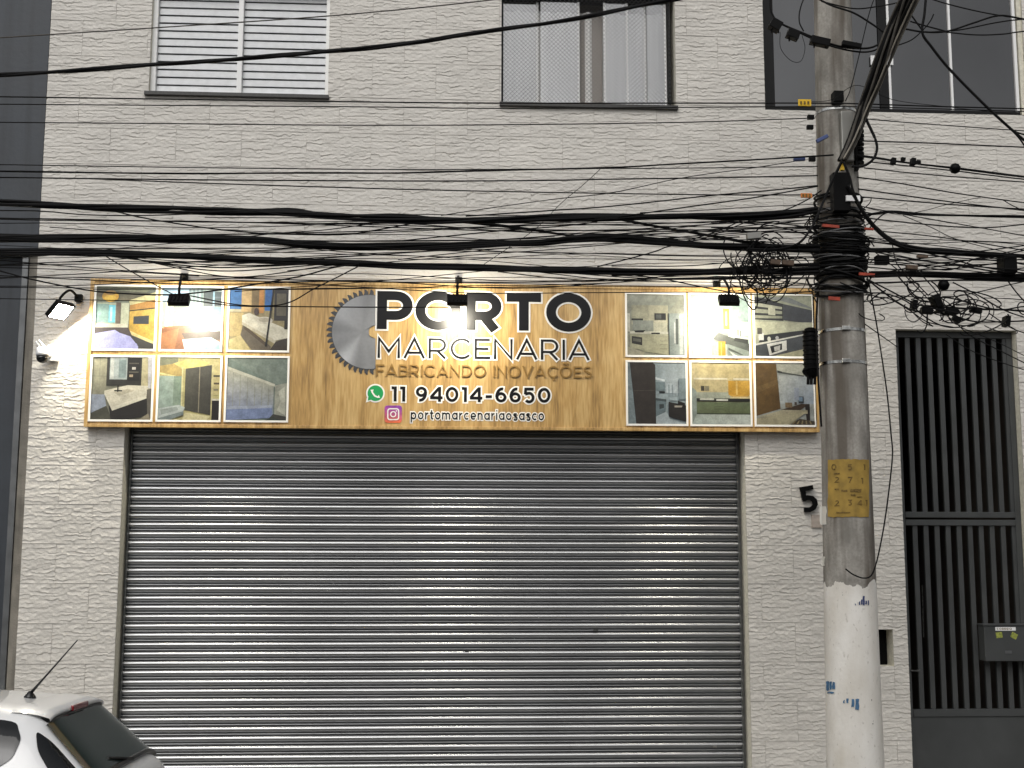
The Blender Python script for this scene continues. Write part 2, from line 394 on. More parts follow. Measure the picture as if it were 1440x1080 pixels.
def tile_mesh(rel, ux, uz, holes=None):
    # ux, uz: local sorted coordinates (0..COLW, 0..ROW)
    NZ, NX = rel.shape
    X, Z = np.meshgrid(ux, uz)
    fx = np.clip(X/COLW*(NX-1), 0, NX-1.001); fz = np.clip((1-Z/ROW)*(NZ-1), 0, NZ-1.001)
    ix, iz = fx.astype(int), fz.astype(int); tx, tz = fx-ix, fz-iz
    h = (rel[iz, ix]*(1-tx)+rel[iz, ix+1]*tx)*(1-tz)+(rel[iz+1, ix]*(1-tx)+rel[iz+1, ix+1]*tx)*tz
    Y = -.005-RH*h
    nx, nz_ = len(ux), len(uz)
    verts = np.stack([X, Y, Z], -1).reshape(-1, 3).tolist()
    faces = []; keep = np.ones((nz_-1, nx-1), bool)
    if holes:
        cx_ = (ux[:-1]+ux[1:])/2; cz_ = (uz[:-1]+uz[1:])/2
        for (a, b, c, d) in holes: keep &= ~(((cx_ > a) & (cx_ < b))[None, :] & ((cz_ > c) & (cz_ < d))[:, None])
    back = {}
    def bk(i):
        if i not in back:
            back[i] = len(verts); q = verts[i]; verts.append([q[0], .0005, q[2]])
        return back[i]
    def K(j, i): return 0 <= j < nz_-1 and 0 <= i < nx-1 and keep[j, i]
    for j in range(nz_-1):
        for i in range(nx-1):
            if not keep[j, i]: continue
            a, b, c, d = j*nx+i, j*nx+i+1, (j+1)*nx+i+1, (j+1)*nx+i
            faces.append((a, b, c, d))
            if not K(j-1, i): faces.append((b, a, bk(a), bk(b)))
            if not K(j+1, i): faces.append((d, c, bk(c), bk(d)))
            if not K(j, i-1): faces.append((a, d, bk(d), bk(a)))
            if not K(j, i+1): faces.append((c, b, bk(b), bk(c)))
    if not faces: return None
    me = bpy.data.meshes.new('tile'); me.from_pydata(verts, [], faces); me.materials.append(TILE)
    me.update(); return me
SIGN_Y = -.075
SGX0, SGX1 = P(123.5, 500, SIGN_Y).x, P(1149, 520, SIGN_Y).x
SGZ0, SGZ1 = P(630, 603.5, SIGN_Y).z, P(640, 399.5, SIGN_Y).z
SIGN_HOLE = (SGX0+.12, SGX1-.12, SGZ0+.12, SGZ1-.12)   # no tiles under the sign board
NXG, NZG = 64, 56
full = {}
z_hi = P(700, -110).z; x_hi = P(1570, 500).x
r0 = math.floor((Z_PAVE-Z_J)/ROW); r1 = math.ceil((z_hi-Z_J)/ROW)
ntile = 0
for r_ in range(r0, r1):
    zb = Z_J+r_*ROW; off = 0 if r_ % 2 else COLW*.5
    off += X_J
    c0 = math.floor((XL-off)/COLW); c1 = math.ceil((x_hi-off)/COLW)
    for c_ in range(c0, c1):
        xb = off+c_*COLW
        lo_x, hi_x = max(xb, XL)-xb+GAP, min(xb+COLW, x_hi)-xb-GAP; lo_z, hi_z = max(zb, Z_PAVE+.003)-zb+GAP, ROW-GAP
        if hi_x-lo_x < .02 or hi_z-lo_z < .02: continue
        holes = []
        for o in OPEN+[SIGN_HOLE]:
            h = (o[0]-xb, o[1]-xb, o[2]-zb, o[3]-zb)
            if h[0] < hi_x and h[1] > lo_x and h[2] < hi_z and h[3] > lo_z: holes.append(h)
        var = (r_*7+c_*3+(r_*c_) % 5) % 6
        ux = np.linspace(lo_x, hi_x, max(3, int(NXG*(hi_x-lo_x)/COLW))); uz = np.linspace(lo_z, hi_z, max(3, int(NZG*(hi_z-lo_z)/ROW)))
        is_full = not holes and lo_x <= GAP+1e-6 and hi_x >= COLW-GAP-1e-6 and lo_z <= GAP+1e-6
        if is_full:
            if var not in full: full[var] = tile_mesh(RELIEF[var], ux, uz)
            me = full[var]
        else:
            ex = [q for h in holes for q in (h[0], h[1]) if lo_x < q < hi_x]; ez = [q for h in holes for q in (h[2], h[3]) if lo_z < q < hi_z]
            def merge(u, e):
                if not e: return u
                u = np.array([q for q in u if all(abs(q-k) > 2e-3 for k in e)]); return np.array(sorted([*u, *e]))
            me = tile_mesh(RELIEF[var], merge(ux, ex), merge(uz, ez), holes)
        if me is None: continue
        o = bpy.data.objects.new('tile', me); col.objects.link(o); o.parent = bld
        o.location = (xb, rng.uniform(-.0012, .0012), zb); ntile += 1
print('tiles', ntile)

# ------------------------------------------------------------------ windows of the building
def window_part(label): 
    o = bpy.data.objects.new('window', None); col.objects.link(o); o.parent = bld; o['label'] = label; return o
# louvred shutter window
x0, x1, z0, z1 = W1; fy = .07
w = window_part('window closed by white louvred shutters')
fr = MB(); fr.box(x0, x0+.045, fy-.03, fy+.05, z0+.03, z1); fr.box(x1-.035, x1, fy-.03, fy+.05, z0+.03, z1); fr.box(x0+.046, x1-.036, fy-.03, fy+.05, z0+.03, z0+.055)
fr.box((x0+x1)/2-.03, (x0+x1)/2+.015, fy-.034, fy+.04, z0+.056, z1)
fr.build('frame', ALU, w, bevel=.004)
MB().box(x0-.03, x1+.012, -.045, .2, z0-.006, z0+.028).build('sill', SILL, w, bevel=.003)
nsl = 13; pitch = (z1-z0-.06)/nsl; xm = (x0+x1)/2
for a, b in ((x0+.047, xm-.032), (xm+.017, x1-.037)):
    for k in range(nsl):
        zc = z0+.06+pitch*k
        MB().add([(a, fy+.006, zc+.004), (b, fy+.006, zc+.004), (b, fy+.012, zc+pitch*.8), (a, fy+.012, zc+pitch*.8), (b, fy+.026, zc+pitch*.97), (a, fy+.026, zc+pitch*.97),
                  (a, fy+.02, zc+.004), (b, fy+.02, zc+.004)], [(0, 1, 2, 3), (3, 2, 4, 5), (6, 7, 1, 0)]).build('slat', SLATM, w, recalc=False)
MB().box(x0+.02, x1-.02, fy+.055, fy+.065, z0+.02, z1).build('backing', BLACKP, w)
MB().box(x0, x1, fy-.035, fy+.06, z1-.02, z1+.0).build('header', ALU, w)
# sliding glass window with curtains
def net(x0, x1, z0, z1, y, step, r, parent):
    m = MB()
    for sgn in (1, -1):
        c = -(z1-z0)
        while c < (x1-x0):
            # line x = x0 + c + t, z = z0 + t  (or mirrored)
            t0 = max(0, -c); t1 = min(z1-z0, x1-x0-c)
            if t1 > t0:
                pa = (x0+c+t0, z0+t0); pb = (x0+c+t1, z0+t1)
                if sgn < 0: pa = (pa[0], z0+z1-pa[1]); pb = (pb[0], z0+z1-pb[1])
                m.tube([(pa[0], y, pa[1]), (pb[0], y, pb[1])], r, 3)
            c += step
    return m.build('safety_net', NETM, parent, recalc=False, kind='stuff')
x0, x1, z0, z1 = W2; fy = .1
w = window_part('sliding glass window with a net and pale curtains behind')
MB().box(x0-.015, x1+.012, -.04, .2, z0-.006, z0+.03).build('sill', SILL, w, bevel=.003)
fr = MB(); fr.box(x0, x0+.022, fy-.03, fy+.06, z0+.031, z1); fr.box(x1-.05, x1-.028, fy-.03, fy+.06, z0+.031, z1); fr.box(x0+.023, x1-.051, fy-.03, fy+.06, z1-.05, z1-.001)
fr.box(x0+.023, x1-.051, fy-.03, fy+.06, z0+.031, z0+.05)
fr.build('frame', BLACKF, w, bevel=.003)
WW = x1-x0
def sx(p): return P(p, 90).x
for a, b, yo in ((708, 759, .03), (761, 817, .0), (852, 886, .0), (886, 912, .03), (912, 940, .0)):
    xa, xb = sx(a), sx(b); zz0, zz1 = z0+.052, z1-.052
    sash = MB(); tw = .022
    sash.box(xb-tw, xb-.002, fy-.02+yo, fy+.0+yo, zz0, zz1); sash.box(xa+.002, xb-tw-.001, fy-.018+yo, fy-.002+yo, zz0, zz0+.018)
    if a in (852,): sash.box(xa-.01, xa+.012, fy-.021+yo, fy+.001+yo, zz0+.019, zz1)
    s_ = sash.build('sash', ALU, w, bevel=.002)
    MB().box(xa+.002, xb-tw-.001, fy-.012+yo, fy-.007+yo, zz0+.019, zz1).build('pane', CLEAR, s_)
cu = MB(); n = 90; pts = []
for i in range(n+1):
    x = x0+.01+(WW-.02)*i/n; ph = i/n*46
    pts.append((x, .165+.017*math.sin(ph)+.012*math.sin(ph*2.3+1)))
cu.add([(x, y, z0-.1) for x, y in pts]+[(x, y, z1-.12) for x, y in pts], [(i, i+1, n+2+i, n+1+i) for i in range(n)])
cu.build('curtain', CURTAIN, w, smooth=True, recalc=False)
MB().box(sx(818), sx(850), .162, .166, z0+.05, z1-.15).build('blind', CURTAIN2, w)
net(x0+.02, x1-.03, z0+.04, z1-.02, .045, .04, .0016, w)
MB().box(x0-.3, x1+.3, .45, .46, z0-.3, z1+.3).build('room_wall', CURTAIN2, w)
# wide tinted window upper right
x0, x1, z0, z1 = W3; fy = .03
w = window_part('wide dark tinted window with slim white mullions')
def wx(p): return P(p, 80, fy).x
fr = MB(); fr.box(x0, wx(1087.5), fy-.02, fy+.06, z0+.001, z1); fr.box(wx(1087.5)+.001, x1-.06, fy-.02, fy+.06, z0+.001, z0+.04)
fr.box(wx(1235), wx(1247.5), fy-.012, fy+.06, z0+.041, z1); fr.build('frame', BLACKF, w, bevel=.003)
for a, b in ((1247.8, 1251), (1334.3, 1337.4), (1425, 1429)):
    MB().box(wx(a), wx(b), fy-.016, fy+.05, z0+.041, z1).build('mullion', ALU, w)
for a, b in ((1087.8, 1234.5), (1251.5, 1333.5), (1338, 1424)):
    MB().box(wx(a)+.002, wx(b)-.002, fy+.0, fy+.008, z0+.041, z1).build('pane', TINT, w)
for a, b in ((1225, 1234), (1247, 1256)):
    q = P(a, 91, fy-.03); q2 = P(b, 78, fy-.03)
    MB().box(q.x, q2.x, fy-.03, fy-.014, q.z, q2.z).build('latch', ALU, w, bevel=.002)
MB().box(wx(1432), x1, fy-.01, fy+.09, z0, z1).build('jamb', RENDER, w)
MB().box(x0, x1, .16, .17, z0, z1).build('backing', BLACKP, w)
# meter niche in the wall
x0, x1, z0, z1 = NI
MB().box(x0, x1, .15, .16, z0, z1).build('niche_back', BLACKP, bld)

# ------------------------------------------------------------------ roller shutter
sh = thing('roller_shutter', 'closed galvanised roller shutter with half-round ribs under the wooden sign', 'roller shutter')
RECESS = .17
sx0, sx1 = P(178, 800, RECESS).x, P(1039.5, 800, RECESS).x
SP = (P(300, 968, RECESS).z-P(300, 1075, RECESS).z)/8.03
def prof():
    pr = []; hb = .62
    for k in range(13):                          # rounded rib
        a = PI*(k/12); pr.append((-.021*math.sin(a)**.75, 1-hb*(k/12)))
    pr += [(.02, .372), (.022, .30), (.02, .255), (.0, .245), (-.006, .21), (-.0075, .175), (-.006, .14), (.0, .105), (.02, .095), (.022, .05), (.02, .004), (.004, 0)]
    return pr
pr = prof(); mslat = MB()
nv = len(pr); NXS = 24
vv = []; ff = []
for i in range(NXS+1):
    x = sx0+(sx1-sx0)*i/NXS
    vv += [(x, y, z*SP) for y, z in pr]
for i in range(NXS):
    for k in range(nv-1): ff.append((i*nv+k, (i+1)*nv+k, (i+1)*nv+k+1, i*nv+k+1))
variants = []
for q in range(5):
    me = bpy.data.meshes.new('slat')
    v2 = []
    ph = [rng.uniform(0, 6.28) for _ in range(4)]
    for (x, y, z) in vv:
        wv = .0005*math.sin(x*1.3+ph[0])+.0002*math.sin(x*3.7+ph[1]); v2.append((x, y+wv, z+.0005*math.sin(x*1.1+ph[2])))
    me.from_pydata(v2, [], ff); me.materials.append(STEEL); me.polygons.foreach_set('use_smooth', [True]*len(me.polygons)); variants.append(me)
zbase = P(300, 1075, RECESS).z
kz = -math.floor((zbase-Z_PAVE-.05)/SP)
z = zbase+kz*SP
while z < SGZ0+.35:
    o = bpy.data.objects.new('slat', variants[rng.integers(5)]); col.objects.link(o); o.parent = sh
    o.location = (0, RECESS+rng.uniform(-.0008, .0008), z); o.rotation_euler = (rng.normal(0, .012), 0, 0); z += SP
MB().box(sx0, sx1, RECESS-.02, RECESS+.01, Z_PAVE+.006, zbase+kz*SP-.002).build('bottom_bar', GUIDE, sh)
for a, b in ((SH[0]+.004, sx0+.012), (sx1-.012, SH[1]-.004)):
    g = MB()
    g.box(a, b, RECESS+.012, RECESS+.05, Z_PAVE, SH[3]); 
    xi, xo = (b-.003, b) if a < 0 else (a, a+.003)
    g.box(xi, xo, RECESS-.045, RECESS+.011, Z_PAVE, SH[3])
    xw = (a, a+.004) if a < 0 else (b-.004, b)
    g.build('guide_rail', GUIDE, sh)
MB().box(SH[0]+.01, SH[1]-.01, RECESS-.03, RECESS+.3, SGZ0+.36, SGZ0+.5).build('roll_box', GUIDE, sh)
for px_, py_ in ((656, 915), (838, 886), (1005, 1050)):
    q = P(px_, py_, RECESS-.022); MB().box(q.x-.02, q.x+.02, q.y-.002, q.y+.012, q.z-.006, q.z+.006).build('lock_plate', POLISHED, sh)

# ------------------------------------------------------------------ sign
sg = thing('shop_sign', 'long wood-look shop sign reading PORTO MARCENARIA with twelve interior photographs', 'sign')
MB().box(SGX0, SGX1, SIGN_Y, -.02, SGZ0, SGZ1).build('board', WOOD, sg)
bd = MB(); bt = .028
bd.box(SGX0-.004, SGX0+bt, SIGN_Y-.012, -.018, SGZ0-.004, SGZ1+.004); bd.box(SGX1-bt, SGX1+.004, SIGN_Y-.012, -.018, SGZ0-.004, SGZ1+.004)
bd.box(SGX0+bt+.0005, SGX1-bt-.0005, SIGN_Y-.011, -.018, SGZ0-.004, SGZ0+bt*.8); bd.box(SGX0+bt+.0005, SGX1-bt-.0005, SIGN_Y-.011, -.018, SGZ1-bt*.8, SGZ1+.004)
bd.build('edge_moulding', WOOD, sg, bevel=.002)
def S(px_, py_): q = P(px_, py_, SIGN_Y); return q.x, q.z
def photo_panel(l, t, r, b, polys, label):
    xa, za = S(l, (t+b)/2)[0], S((l+r)/2, b)[1]; xb, zb = S(r, (t+b)/2)[0], S((l+r)/2, t)[1]
    fw = .017
    fm = MB(); y0_, y1_ = SIGN_Y-.012, SIGN_Y
    fm.box(xa, xa+fw, y0_, y1_, za, zb); fm.box(xb-fw, xb, y0_, y1_, za, zb); fm.box(xa+fw+.0004, xb-fw-.0004, y0_+.0006, y1_, za, za+fw); fm.box(xa+fw+.0004, xb-fw-.0004, y0_+.0006, y1_, zb-fw, zb)
    pan = bpy.data.objects.new('photo_panel', None); col.objects.link(pan); pan.parent = sg; pan['label'] = label
    fm.build('frame', LETTER_W, pan)
    ia, ib, ja, jb = xa+fw, xb-fw, za+fw, zb-fw
    verts, faces, cols = [], [], []
    for k, (cc, pts) in enumerate(polys):
        y = SIGN_Y-.003-.00035*k; o = len(verts)
        cl = [tuple(q*.54 for q in hexc(c)) for c in cc.split('|')]
        for i, (u, v) in enumerate(pts):
            u = min(100, max(0, u)); v = min(100, max(0, v))
            verts.append((ia+(ib-ia)*u/100, y, jb-(jb-ja)*v/100)); cols.append((*(cl[i % len(cl)] if len(cl) == len(pts) else cl[0]), 1))
        faces.append(tuple(range(o, o+len(pts))))
    me = bpy.data.meshes.new('print'); me.from_pydata(verts, [], faces); me.materials.append(PRINT)
    at = me.color_attributes.new('Col', 'FLOAT_COLOR', 'POINT'); at.data.foreach_set('color', [c for q in cols for c in q])
    bm = bmesh.new(); bm.from_mesh(me)
    for f in bm.faces:
        f.normal_update()
        if f.normal.y > 0: f.normal_flip()
    bm.to_mesh(me); bm.free()
    o = bpy.data.objects.new('print', me); col.objects.link(o); o.parent = pan
def R_(x0, y0, x1, y1): return [(x0, y0), (x1, y0), (x1, y1), (x0, y1)]
ALL = R_(0, 0, 100, 100)
def ell(cx, cy, rx, ry, n=18): return [(cx+rx*math.cos(2*PI*k/n), cy+ry*math.sin(2*PI*k/n)) for k in range(n)]
def rows(col_, x0, x1, ys, h): return [(col_, R_(x0, y, x1, y+h)) for y in ys]
ph1 = [('6f776e', ALL), ('8b8f78', [(0, 0), (100, 0), (60, 22), (0, 24)]), ('5d5f4e|5d5f4e|77705a|77705a', [(0, 4), (98, 10), (60, 24), (0, 16)]), ('d8d3a0', [(55, 22), (100, 8), (100, 20), (58, 32)]),
       ('a9b39b|b8bda9|9fae9a|8fa08e', R_(0, 26, 56, 62)), ('83a19c', R_(0, 28, 22, 58)), ('6fc0d8', R_(22, 30, 33, 58)), ('b6e4ec', R_(24, 33, 28, 56)), ('6b5f55', R_(34, 26, 42, 60)), ('bfc5ae', R_(43, 28, 56, 60)),
       ('cfae55|d6b965|c9a84b|b9963d', [(57, 32), (100, 22), (100, 88), (57, 70)]), ('b88a4a', [(57, 30), (100, 20), (100, 33), (57, 37)]), ('3a2d22', [(57, 38), (100, 33), (100, 35), (57, 40)]),
       ('3d4247', [(64, 48), (90, 46), (90, 60), (64, 60)]), ('dccb8f', [(52, 68), (100, 88), (100, 92), (52, 74)]), ('40403e', [(50, 74), (100, 93), (100, 100), (60, 100)]),
       ('c9c6b6', [(0, 60), (56, 60), (56, 66), (0, 66)]), ('4b4444', [(0, 66), (56, 66), (74, 100), (0, 100)]),
       ('9d9fd8|b5b8ea|8c8fce|a9ace6', [(0, 76), (34, 70), (72, 92), (74, 100), (0, 100)][:4]+[]), ('a9acdf', [(0, 77), (30, 71), (60, 80), (74, 96), (74, 100), (0, 100)]),
       ('d8a840', ell(24, 16, 14, 9)), ('e6c050', ell(24, 19, 10, 5)), ('9a7d4a', ell(24, 10, 9, 4))]
ph2 = [('a8b7b4', ALL), ('b5d3ec', R_(0, 0, 48, 24)), ('e9dfae', R_(0, 26, 18, 66)), ('f1ead0', R_(6, 22, 11, 66)), ('8f9a94', R_(19, 24, 44, 64))]+[('9fb1b4' if k % 2 else '7e9498', R_(44+k*3.4, 2, 47.4+k*3.4, 60)) for k in range(7)]+\
      [('49565c', R_(69, 6, 100, 30)), ('8fb6cc', R_(85, 4, 88, 40)), ('5c6a72', R_(88, 14, 100, 17)), ('7fa3b4', R_(70, 31, 100, 56)), ('9a6a45|7c5337|8a6048|a57650', [(0, 64), (60, 60), (100, 78), (100, 100)]), ('8a5b3c', [(0, 66), (70, 66), (60, 100), (0, 100)]),
       ('a3704a', [(0, 74), (30, 66), (24, 100), (0, 100)]), ('4f4138', [(34, 74), (100, 70), (100, 84), (40, 84)]), ('c5e4e6', [(36, 84), (84, 80), (100, 88), (100, 100), (40, 100)]), ('aed2d8', [(40, 92), (100, 92), (100, 100), (42, 100)])]
ph3 = [('a99c74', ALL), ('4f86c6', R_(0, 0, 20, 34)), ('d9d4b6', R_(0, 34, 20, 38)), ('8f7b58', R_(38, 0, 50, 40)), ('d89a55', R_(50, 0, 58, 40)), ('e0c08a', R_(20, 2, 37, 38)), ('3d78c2', R_(60, 0, 72, 36)), ('2f2c2a', R_(76, 2, 100, 52)),
       ('6a6452', R_(80, 8, 96, 44)), ('c2ae78', R_(0, 40, 24, 78)), ('d3c48c', [(0, 84), (20, 76), (38, 100), (0, 100)]), ('6f6657', [(24, 58), (72, 94), (70, 100), (40, 100), (20, 76)]), ('57493a', [(26, 60), (64, 88), (64, 94), (26, 66)]),
       ('e6e2d0', [(22, 44), (34, 40), (100, 66), (100, 80), (80, 84), (22, 54)]), ('cfc9b4', [(22, 54), (80, 84), (80, 90), (22, 59)]), ('dcd7c6', ell(60, 52, 14, 6)), ('b8b2a0', ell(60, 51, 10, 3.5)), ('433a33', [(80, 86), (100, 80), (100, 100), (70, 100)]),
       ('2b2723', R_(94, 52, 100, 66)), ('4e3f3a', ell(46, 38, 4, 6)), ('1b1a19', [(73, 2), (75.5, 2), (65, 94), (62, 94)])]
ph4 = [('8d8d7c', ALL), ('c2bfa2|b1ae92|8b8a7a|9a9a88', R_(0, 0, 24, 72)), ('9a9a84', R_(0, 30, 24, 31.5)), ('9a9a84', R_(12, 0, 13, 60)), ('a8b2c2', [(0, 60), (22, 60), (26, 80), (0, 90)]), ('55564a', [(0, 90), (26, 78), (36, 100), (0, 100)]), ('c8c09a', R_(80, 0, 100, 52)),
       ('3a3a36', R_(24, 0, 82, 46)), ('b9c4c2', R_(29, 0, 58, 36)), ('d7dcd6', R_(30, 0, 36, 35)), ('8ea0a0', R_(44, 4, 56, 33)), ('22211f', R_(59, 2, 79, 38)), ('6b665c', R_(61, 9, 77, 11)), ('d9d6cc', R_(66, 16, 72, 20)), ('6b665c', R_(61, 23, 77, 25)), ('c9b79a', R_(62, 28, 68, 32)),
       ('2c2a28', [(30, 78), (92, 58), (96, 94), (60, 100), (34, 100)]), ('e4dfcb', [(22, 54), (60, 45), (94, 46), (92, 60), (36, 80)]), ('f0ecd8', [(36, 80), (92, 60), (92, 66), (36, 86), (22, 60), (22, 54)]), ('c9c4ae', [(36, 56), (60, 51), (72, 54), (46, 62)]),
       ('1c1b1a', R_(43, 46, 45, 56)), ('1c1b1a', R_(38, 53, 51, 55)), ('d5d5d8', [(92, 0), (100, 0), (98, 50), (94, 50)]), ('6f6a60', [(92, 52), (100, 50), (100, 100), (95, 100)]), ('a39a82', [(80, 100), (96, 90), (100, 100)])]
ph5 = [('c9c189', ALL), ('8d8f78', [(0, 0), (30, 0), (30, 10), (0, 14)]), ('ead988', [(22, 10), (50, 2), (82, 8), (66, 20), (40, 18)]), ('c0a96a', [(0, 14), (24, 10), (38, 20), (38, 34), (0, 28)]), ('e8dfa0', [(0, 24), (38, 32), (38, 35), (0, 27)]),
       ('a9bdb2|b9c9be|9fb4a8|b4c6bb', R_(0, 30, 24, 84)), ('8fa392', R_(24, 30, 38, 80)), ('e9e2ae', R_(37, 16, 39, 84)), ('59584f|4d4c46|46453f|55544b', [(43, 18), (86, 12), (86, 92), (43, 84)]), ('a39c86', [(65.5, 15), (67, 15), (67, 88), (65.5, 88)]), ('d8cf9a', R_(86, 10, 89, 94)),
       ('cfc48e', R_(89, 2, 100, 60)), ('3c3932', R_(89, 28, 100, 31)), ('5a4e3c', R_(90, 40, 99, 43)), ('8c8670', R_(90, 50, 98, 53)), ('23211f', R_(88, 68, 100, 100)), ('d9d5c6', R_(87, 66, 100, 69)), ('e4dcae', [(44, 88), (86, 94), (80, 100), (40, 100)]),
       ('ccd6d2', [(0, 82), (34, 76), (44, 80), (40, 92), (8, 100), (0, 100)]), ('aab5b0', [(4, 84), (30, 79), (34, 84), (6, 92)]), ('8d9a98', [(0, 98), (42, 86), (42, 92), (20, 100), (0, 100)])]
ph6 = [('7f8f86', ALL), ('6f8078|7d8d84|8c9a90|7a8a80', [(0, 0), (100, 0), (100, 44), (80, 42)]), ('8b998f', [(0, 0), (80, 42), (100, 40), (100, 0)]), ('ccccb8|bfc0ae|9aa7c2|8f9cc6', [(0, 16), (78, 44), (78, 96), (0, 100)]), ('dcdcca', [(0, 14), (80, 42), (80, 46), (0, 19)])]+\
      [('a9ac9f', [(x, 20+x*.34), (x+.9, 20+x*.34), (x+.9, 97), (x, 97)]) for x in (10, 22, 34, 46, 58, 69)]+[('8e9fc8', [(0, 82), (76, 80), (76, 96), (0, 100)]), ('b8c2d6', [(0, 78), (76, 76), (76, 80), (0, 83)]), ('b3b6a8', [(80, 44), (100, 40), (100, 94), (80, 90)]), ('d7d8c8', [(86, 54), (96, 46), (98, 92), (84, 84), (90, 70)]), ('4d4d48', [(70, 98), (78, 90), (100, 94), (100, 100)]), ('3f4a44', [(62, 100), (78, 94), (90, 100)])]
ph7 = [('a3a594', ALL), ('b4b6a6|a9ac9c|9aa092|a7aa9a', [(0, 0), (100, 0), (72, 28), (0, 20)]), ('c2bfa4', R_(8, 18, 72, 50)), ('b2b096', R_(8, 18, 38, 42)), ('23241f', [(8, 40), (28, 40), (28, 43), (8, 43)]), ('9aa095', R_(10, 43, 46, 62)), ('1f201e', R_(48, 31, 68, 42)), ('565a55', R_(50, 33, 60, 40)), ('d7d4bb', R_(47, 43, 68, 46)),
       ('c8c7b0', R_(46, 47, 70, 66)), ('d9d8c6', R_(5, 61, 72, 65)), ('1e1e1c', [(12, 60), (32, 59), (28, 63), (14, 63)]), ('1e1e1c', R_(42, 63, 57, 65.5)), ('b9b99c|c2c2a6|aaa98d|b2b196', [(5, 66), (72, 66), (72, 100), (28, 94)]), ('b1b094', [(5, 66), (72, 68), (72, 100), (5, 88)]), ('2a2a27', [(8, 69), (26, 71), (26, 84), (8, 81)]), ('6b6b60', [(10, 72), (24, 74), (24, 79), (10, 77)]),
       ('8b8a74', R_(57, 76, 70, 77)), ('8b8a74', R_(57, 82, 70, 83)), ('8b8a74', R_(57, 89, 70, 90)), ('8f9b97|b7c0bb|a3ada8|84908c', R_(73, 31, 100, 100)), ('3a403e', R_(72, 31, 73.5, 100)), ('c8cfca', R_(91, 33, 97, 98)), ('4b5350', R_(85, 40, 89, 82)), ('d7dbd6', R_(82, 46, 84, 80)), ('b5b29b', [(0, 86), (30, 95), (28, 100), (0, 100)]), ('d4d3c3', R_(0, 32, 5, 62))]
ph8 = [('b9cac2', ALL), ('a8bcb4', [(0, 36), (46, 18), (60, 22), (40, 40), (0, 60)]), ('c3d3cc', R_(60, 4, 100, 42)), ('9db3ac', R_(72, 4, 100, 43)), ('dfe6dc', R_(68, 44, 100, 66)), ('d9a537', R_(56, 22, 67, 56)), ('f0e3b8', R_(60, 27, 63, 50)), ('d0d8d2', [(0, 50), (40, 48), (38, 100), (0, 100)]), ('8e968f', [(40, 66), (50, 60), (70, 64), (60, 74), (40, 78)]), ('5d625d', [(48, 62), (100, 80), (100, 92), (64, 82), (38, 72)]), ('3c403d', [(76, 67), (98, 72), (98, 80), (74, 75)]),
       ('e0e3da', [(64, 64), (100, 70), (100, 73), (64, 68)]), ('b4bcb4', [(36, 74), (64, 84), (62, 100), (36, 100)]), ('d49a2c', R_(47, 76, 59, 100)), ('ebc775', R_(51, 78, 53, 100)), ('8f9a92', [(62, 80), (100, 92), (100, 100), (62, 100)]), ('4c524d', [(64, 86), (90, 98), (84, 98), (64, 90)]), ('d7ddd5', [(66, 92), (80, 100), (72, 100)]), ('6a6e69', R_(80, 56, 82, 66)), ('8a8e89', R_(84, 58, 86, 68))]
ph9 = [('b2b69f', ALL), ('34363a|3a3c40|2c2e31|303236', [(0, 2), (20, 4), (50, 16), (50, 40)]), ('2f3134', [(0, 2), (50, 14), (50, 42), (0, 40)]), ('b9bba6', [(0, 12), (48, 19), (48, 23), (0, 18)]), ('a3a692', [(0, 22), (48, 26), (48, 31), (0, 29)]), ('c6c7b2', [(24, 18), (36, 20), (36, 33), (24, 32)]), ('9b9e8a', [(0, 33), (48, 34), (48, 38), (0, 38)]), ('4a4d52|46494e|3f4247|44474c', [(50, 14), (100, 24), (100, 46), (50, 41)]), ('8d9290', [(0, 3), (60, 3), (100, 20), (100, 22), (50, 10)]),
       ('c6c8ae', R_(0, 44, 100, 66)), ('2a2c2e', [(12, 66), (100, 55), (100, 66), (6, 78)]), ('e8e9e4', R_(6, 62, 15, 74)), ('5c5a54', R_(4, 54, 12, 64)), ('c9cabd', ell(24, 72, 3, 4)), ('b9babb', ell(38, 70, 3, 3)), ('dcdcd2', [(0, 80), (86, 63), (86, 65), (0, 83)]), ('565a5f|4e5257|45494d|50545a', [(0, 83), (86, 65), (86, 88), (30, 98)]), ('484c50', [(0, 84), (86, 66), (86, 90), (24, 100), (0, 98)]), ('e3e3dd', [(20, 80), (54, 74), (54, 90), (24, 99)]), ('1d1e20', [(25, 84), (46, 79), (46, 89), (28, 95)]), ('c9c9c4', [(32, 85), (43, 82), (42, 90), (33, 92)]), ('b7b596', [(30, 100), (100, 84), (100, 100)])]
